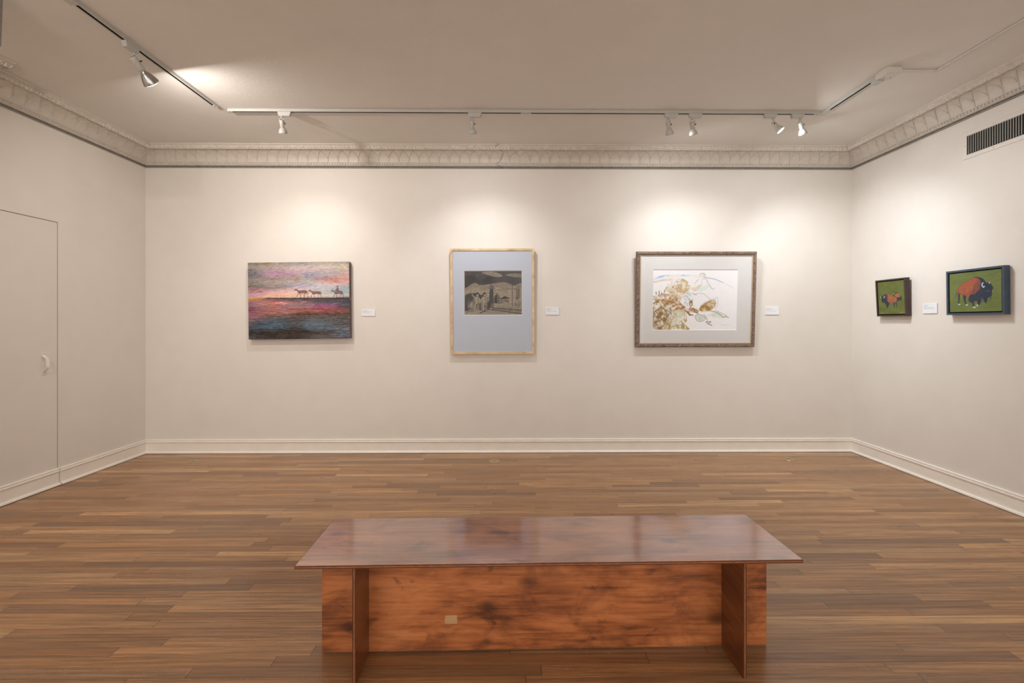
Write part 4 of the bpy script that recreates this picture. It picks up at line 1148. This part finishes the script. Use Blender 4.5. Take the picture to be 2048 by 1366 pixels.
# ------------------------------------------------------------------ brass floor plates
for (px, py, lb) in ((388, 923, 'round brass floor plate nearest the left wall'), (989, 922.5, 'round brass floor plate in the middle, below the pale wood frame'), (1578, 918.3, 'round brass floor plate on the right, below the brown framed drawing')):
    p = on_z(px, py, 0.0)
    r = empty('floor_plate', (p.x, p.y, 0)); tag(r, lb, 'floor plate', 'brass plates set in the floor along the back wall')
    b = MB(); b.lathe([(.0, .0032), (.040, .0032), (.043, .0022), (.044, .0022), (.047, .0034), (.052, .0030), (.054, .0003)], 36); b.build('cover', M['brass'], r)
    b = MB(); b.box((-.016, -.003, .0031), (.016, .003, .0042)); b.build('slot_bar', M['dark_screw'], r)

# ------------------------------------------------------------------ bench
ZT = .45
def flp(px, py, z): return on_z(px, py, z)
FL, FR, BL, BR = flp(588.2, 1131.2, ZT), flp(1605.5, 1119.7, ZT), flp(670, 1038, ZT), flp(1491.5, 1028.6, ZT)
cx = (FL + FR + BL + BR) / 4
ang = math.atan2((FR - FL).y + (BR - BL).y, (FR - FL).x + (BR - BL).x)
LW = ((FR - FL).length + (BR - BL).length) / 2; LD = ((BL - FL).length + (BR - FR).length) / 2
bench = empty('plywood_bench', (cx.x, cx.y, 0), (0, 0, ang))
tag(bench, 'low stained plywood bench with glossy top standing in the middle of the wooden floor', 'bench')
T_ = .0125
def ply_box(mb, a, b_, faces_axis):
    """face material 0, edges material 1, with a lighter core ply line as material 2"""
    mb.box(a, b_, 0)
b = MB(); b.box((-LW / 2, -LD / 2, ZT - T_), (LW / 2, LD / 2, ZT)); b.build('seat_top', M['bench_top'], bench, bevel=.0008, seg=1)
b = MB()
e = .0012
for z0, z1, mi in ((ZT - T_ + .0006, ZT - T_ * .66, 0), (ZT - T_ * .66, ZT - T_ * .36, 1), (ZT - T_ * .36, ZT - .0008, 0)):
    b.box((-LW / 2 - e, -LD / 2 - e, z0), (LW / 2 + e, -LD / 2 - .0001, z1), mi)
    b.box((-LW / 2 - e, LD / 2 + .0001, z0), (LW / 2 + e, LD / 2 + e, z1), mi)
    b.box((-LW / 2 - e, -LD / 2, z0), (-LW / 2 - .0001, LD / 2, z1), mi)
    b.box((LW / 2 + .0001, -LD / 2, z0), (LW / 2 + e, LD / 2, z1), mi)
sb = b.build('top_edge_band', [M['ply_edge'], M['ply_edge2']], bench); sb['label'] = 'layered plywood edge'
PW = .896
zu = ZT - T_ - .0003
b = MB(); b.box((-PW, -T_ / 2, .004), (PW, T_ / 2, zu)); lp = b.build('long_panel', M['bench_panel'], bench, bevel=.0008, seg=1); lp['label'] = 'blotchy orange stained long panel'
tp = on_y(902.5, 1235, cx.y)
b = MB(); b.add([(-.012, 0, -.009), (.013, 0, -.0095), (.0135, 0, .008), (.006, 0, .0092), (-.0125, 0, .0085), (-.012, 0, -.009)], [(0, 1, 2, 3, 4)])
tq = b.v[:]
b = MB()
cs = [(-.0245, -.0165), (.0255, -.0180), (.0250, .0160), (.008, .0170), (-.0215, .0165), (-.0240, .004)]
n = len(cs); b.add([(x, -.0006, z) for x, z in cs] + [(x, 0, z) for x, z in cs], [tuple(range(n)), tuple(range(n, 2 * n))] + [(i, (i + 1) % n, n + (i + 1) % n, n + i) for i in range(n)])
tap = b.build('tape_scrap', M['tape'], lp); tap['label'] = 'torn scrap of tan tape'
loc = Matrix.Rotation(-ang, 4, 'Z') @ (on_y(902.5, 1235, cx.y) - Vector((cx.x, cx.y, 0)))
tap.location = (loc.x, -T_ / 2 - .0002, loc.z)
LH = .178
for sx in (-1, 1):
    x = sx * .7165
    b = MB()
    # front and rear halves of each cross panel either side of the long panel, one board slotted through it
    b.box((x - T_ / 2, -LH, 0), (x + T_ / 2, -T_ / 2 - .0004, zu)); b.box((x - T_ / 2, T_ / 2 + .0004, 0), (x + T_ / 2, LH, zu))
    lg = b.build('cross_panel', M['bench_leg'], bench, bevel=.0008, seg=1)
    b = MB(); b.box((x - T_ / 2, -LH - .001, .0008), (x - .0018, -LH - .0001, zu)); b.box((x - .0018, -LH - .001, .0008), (x + .0018, -LH - .0001, zu), 1); b.box((x + .0018, -LH - .001, .0008), (x + T_ / 2, -LH - .0001, zu))
    b.build('plywood_edge', [M['ply_edge'], M['ply_edge2']], lg)

# ------------------------------------------------------------------ uniform fill light added through the open rear, and camera
wd = bpy.data.worlds.new('rear fill light'); S.world = wd; wd.use_nodes = True
bg = wd.node_tree.nodes['Background']; bg.inputs[0].default_value = (1.0, .93, .86, 1); bg.inputs[1].default_value = 2.55

cd = bpy.data.cameras.new('camera'); co = bpy.data.objects.new('camera', cd); COL.objects.link(co)
co.location = CAM; co.rotation_euler = (PI / 2, 0, -TH)
cd.sensor_width = 36; cd.lens = F / 2048 * 36; cd.shift_y = (HOR - 683) / 2048
cd.clip_start = .02; cd.clip_end = 60
S.camera = co
S.view_settings.view_transform = 'Standard'; S.view_settings.look = 'None'; S.view_settings.gamma = 1; S.view_settings.exposure = 0.0
S.view_settings.use_curve_mapping = False
S.cycles.use_denoising = True
S.cycles.max_bounces = 6; S.cycles.diffuse_bounces = 5; S.cycles.glossy_bounces = 3; S.cycles.use_adaptive_sampling = True; S.cycles.adaptive_threshold = 0.02; S.cycles.transparent_max_bounces = 8
S.cycles.sample_clamp_indirect = 6
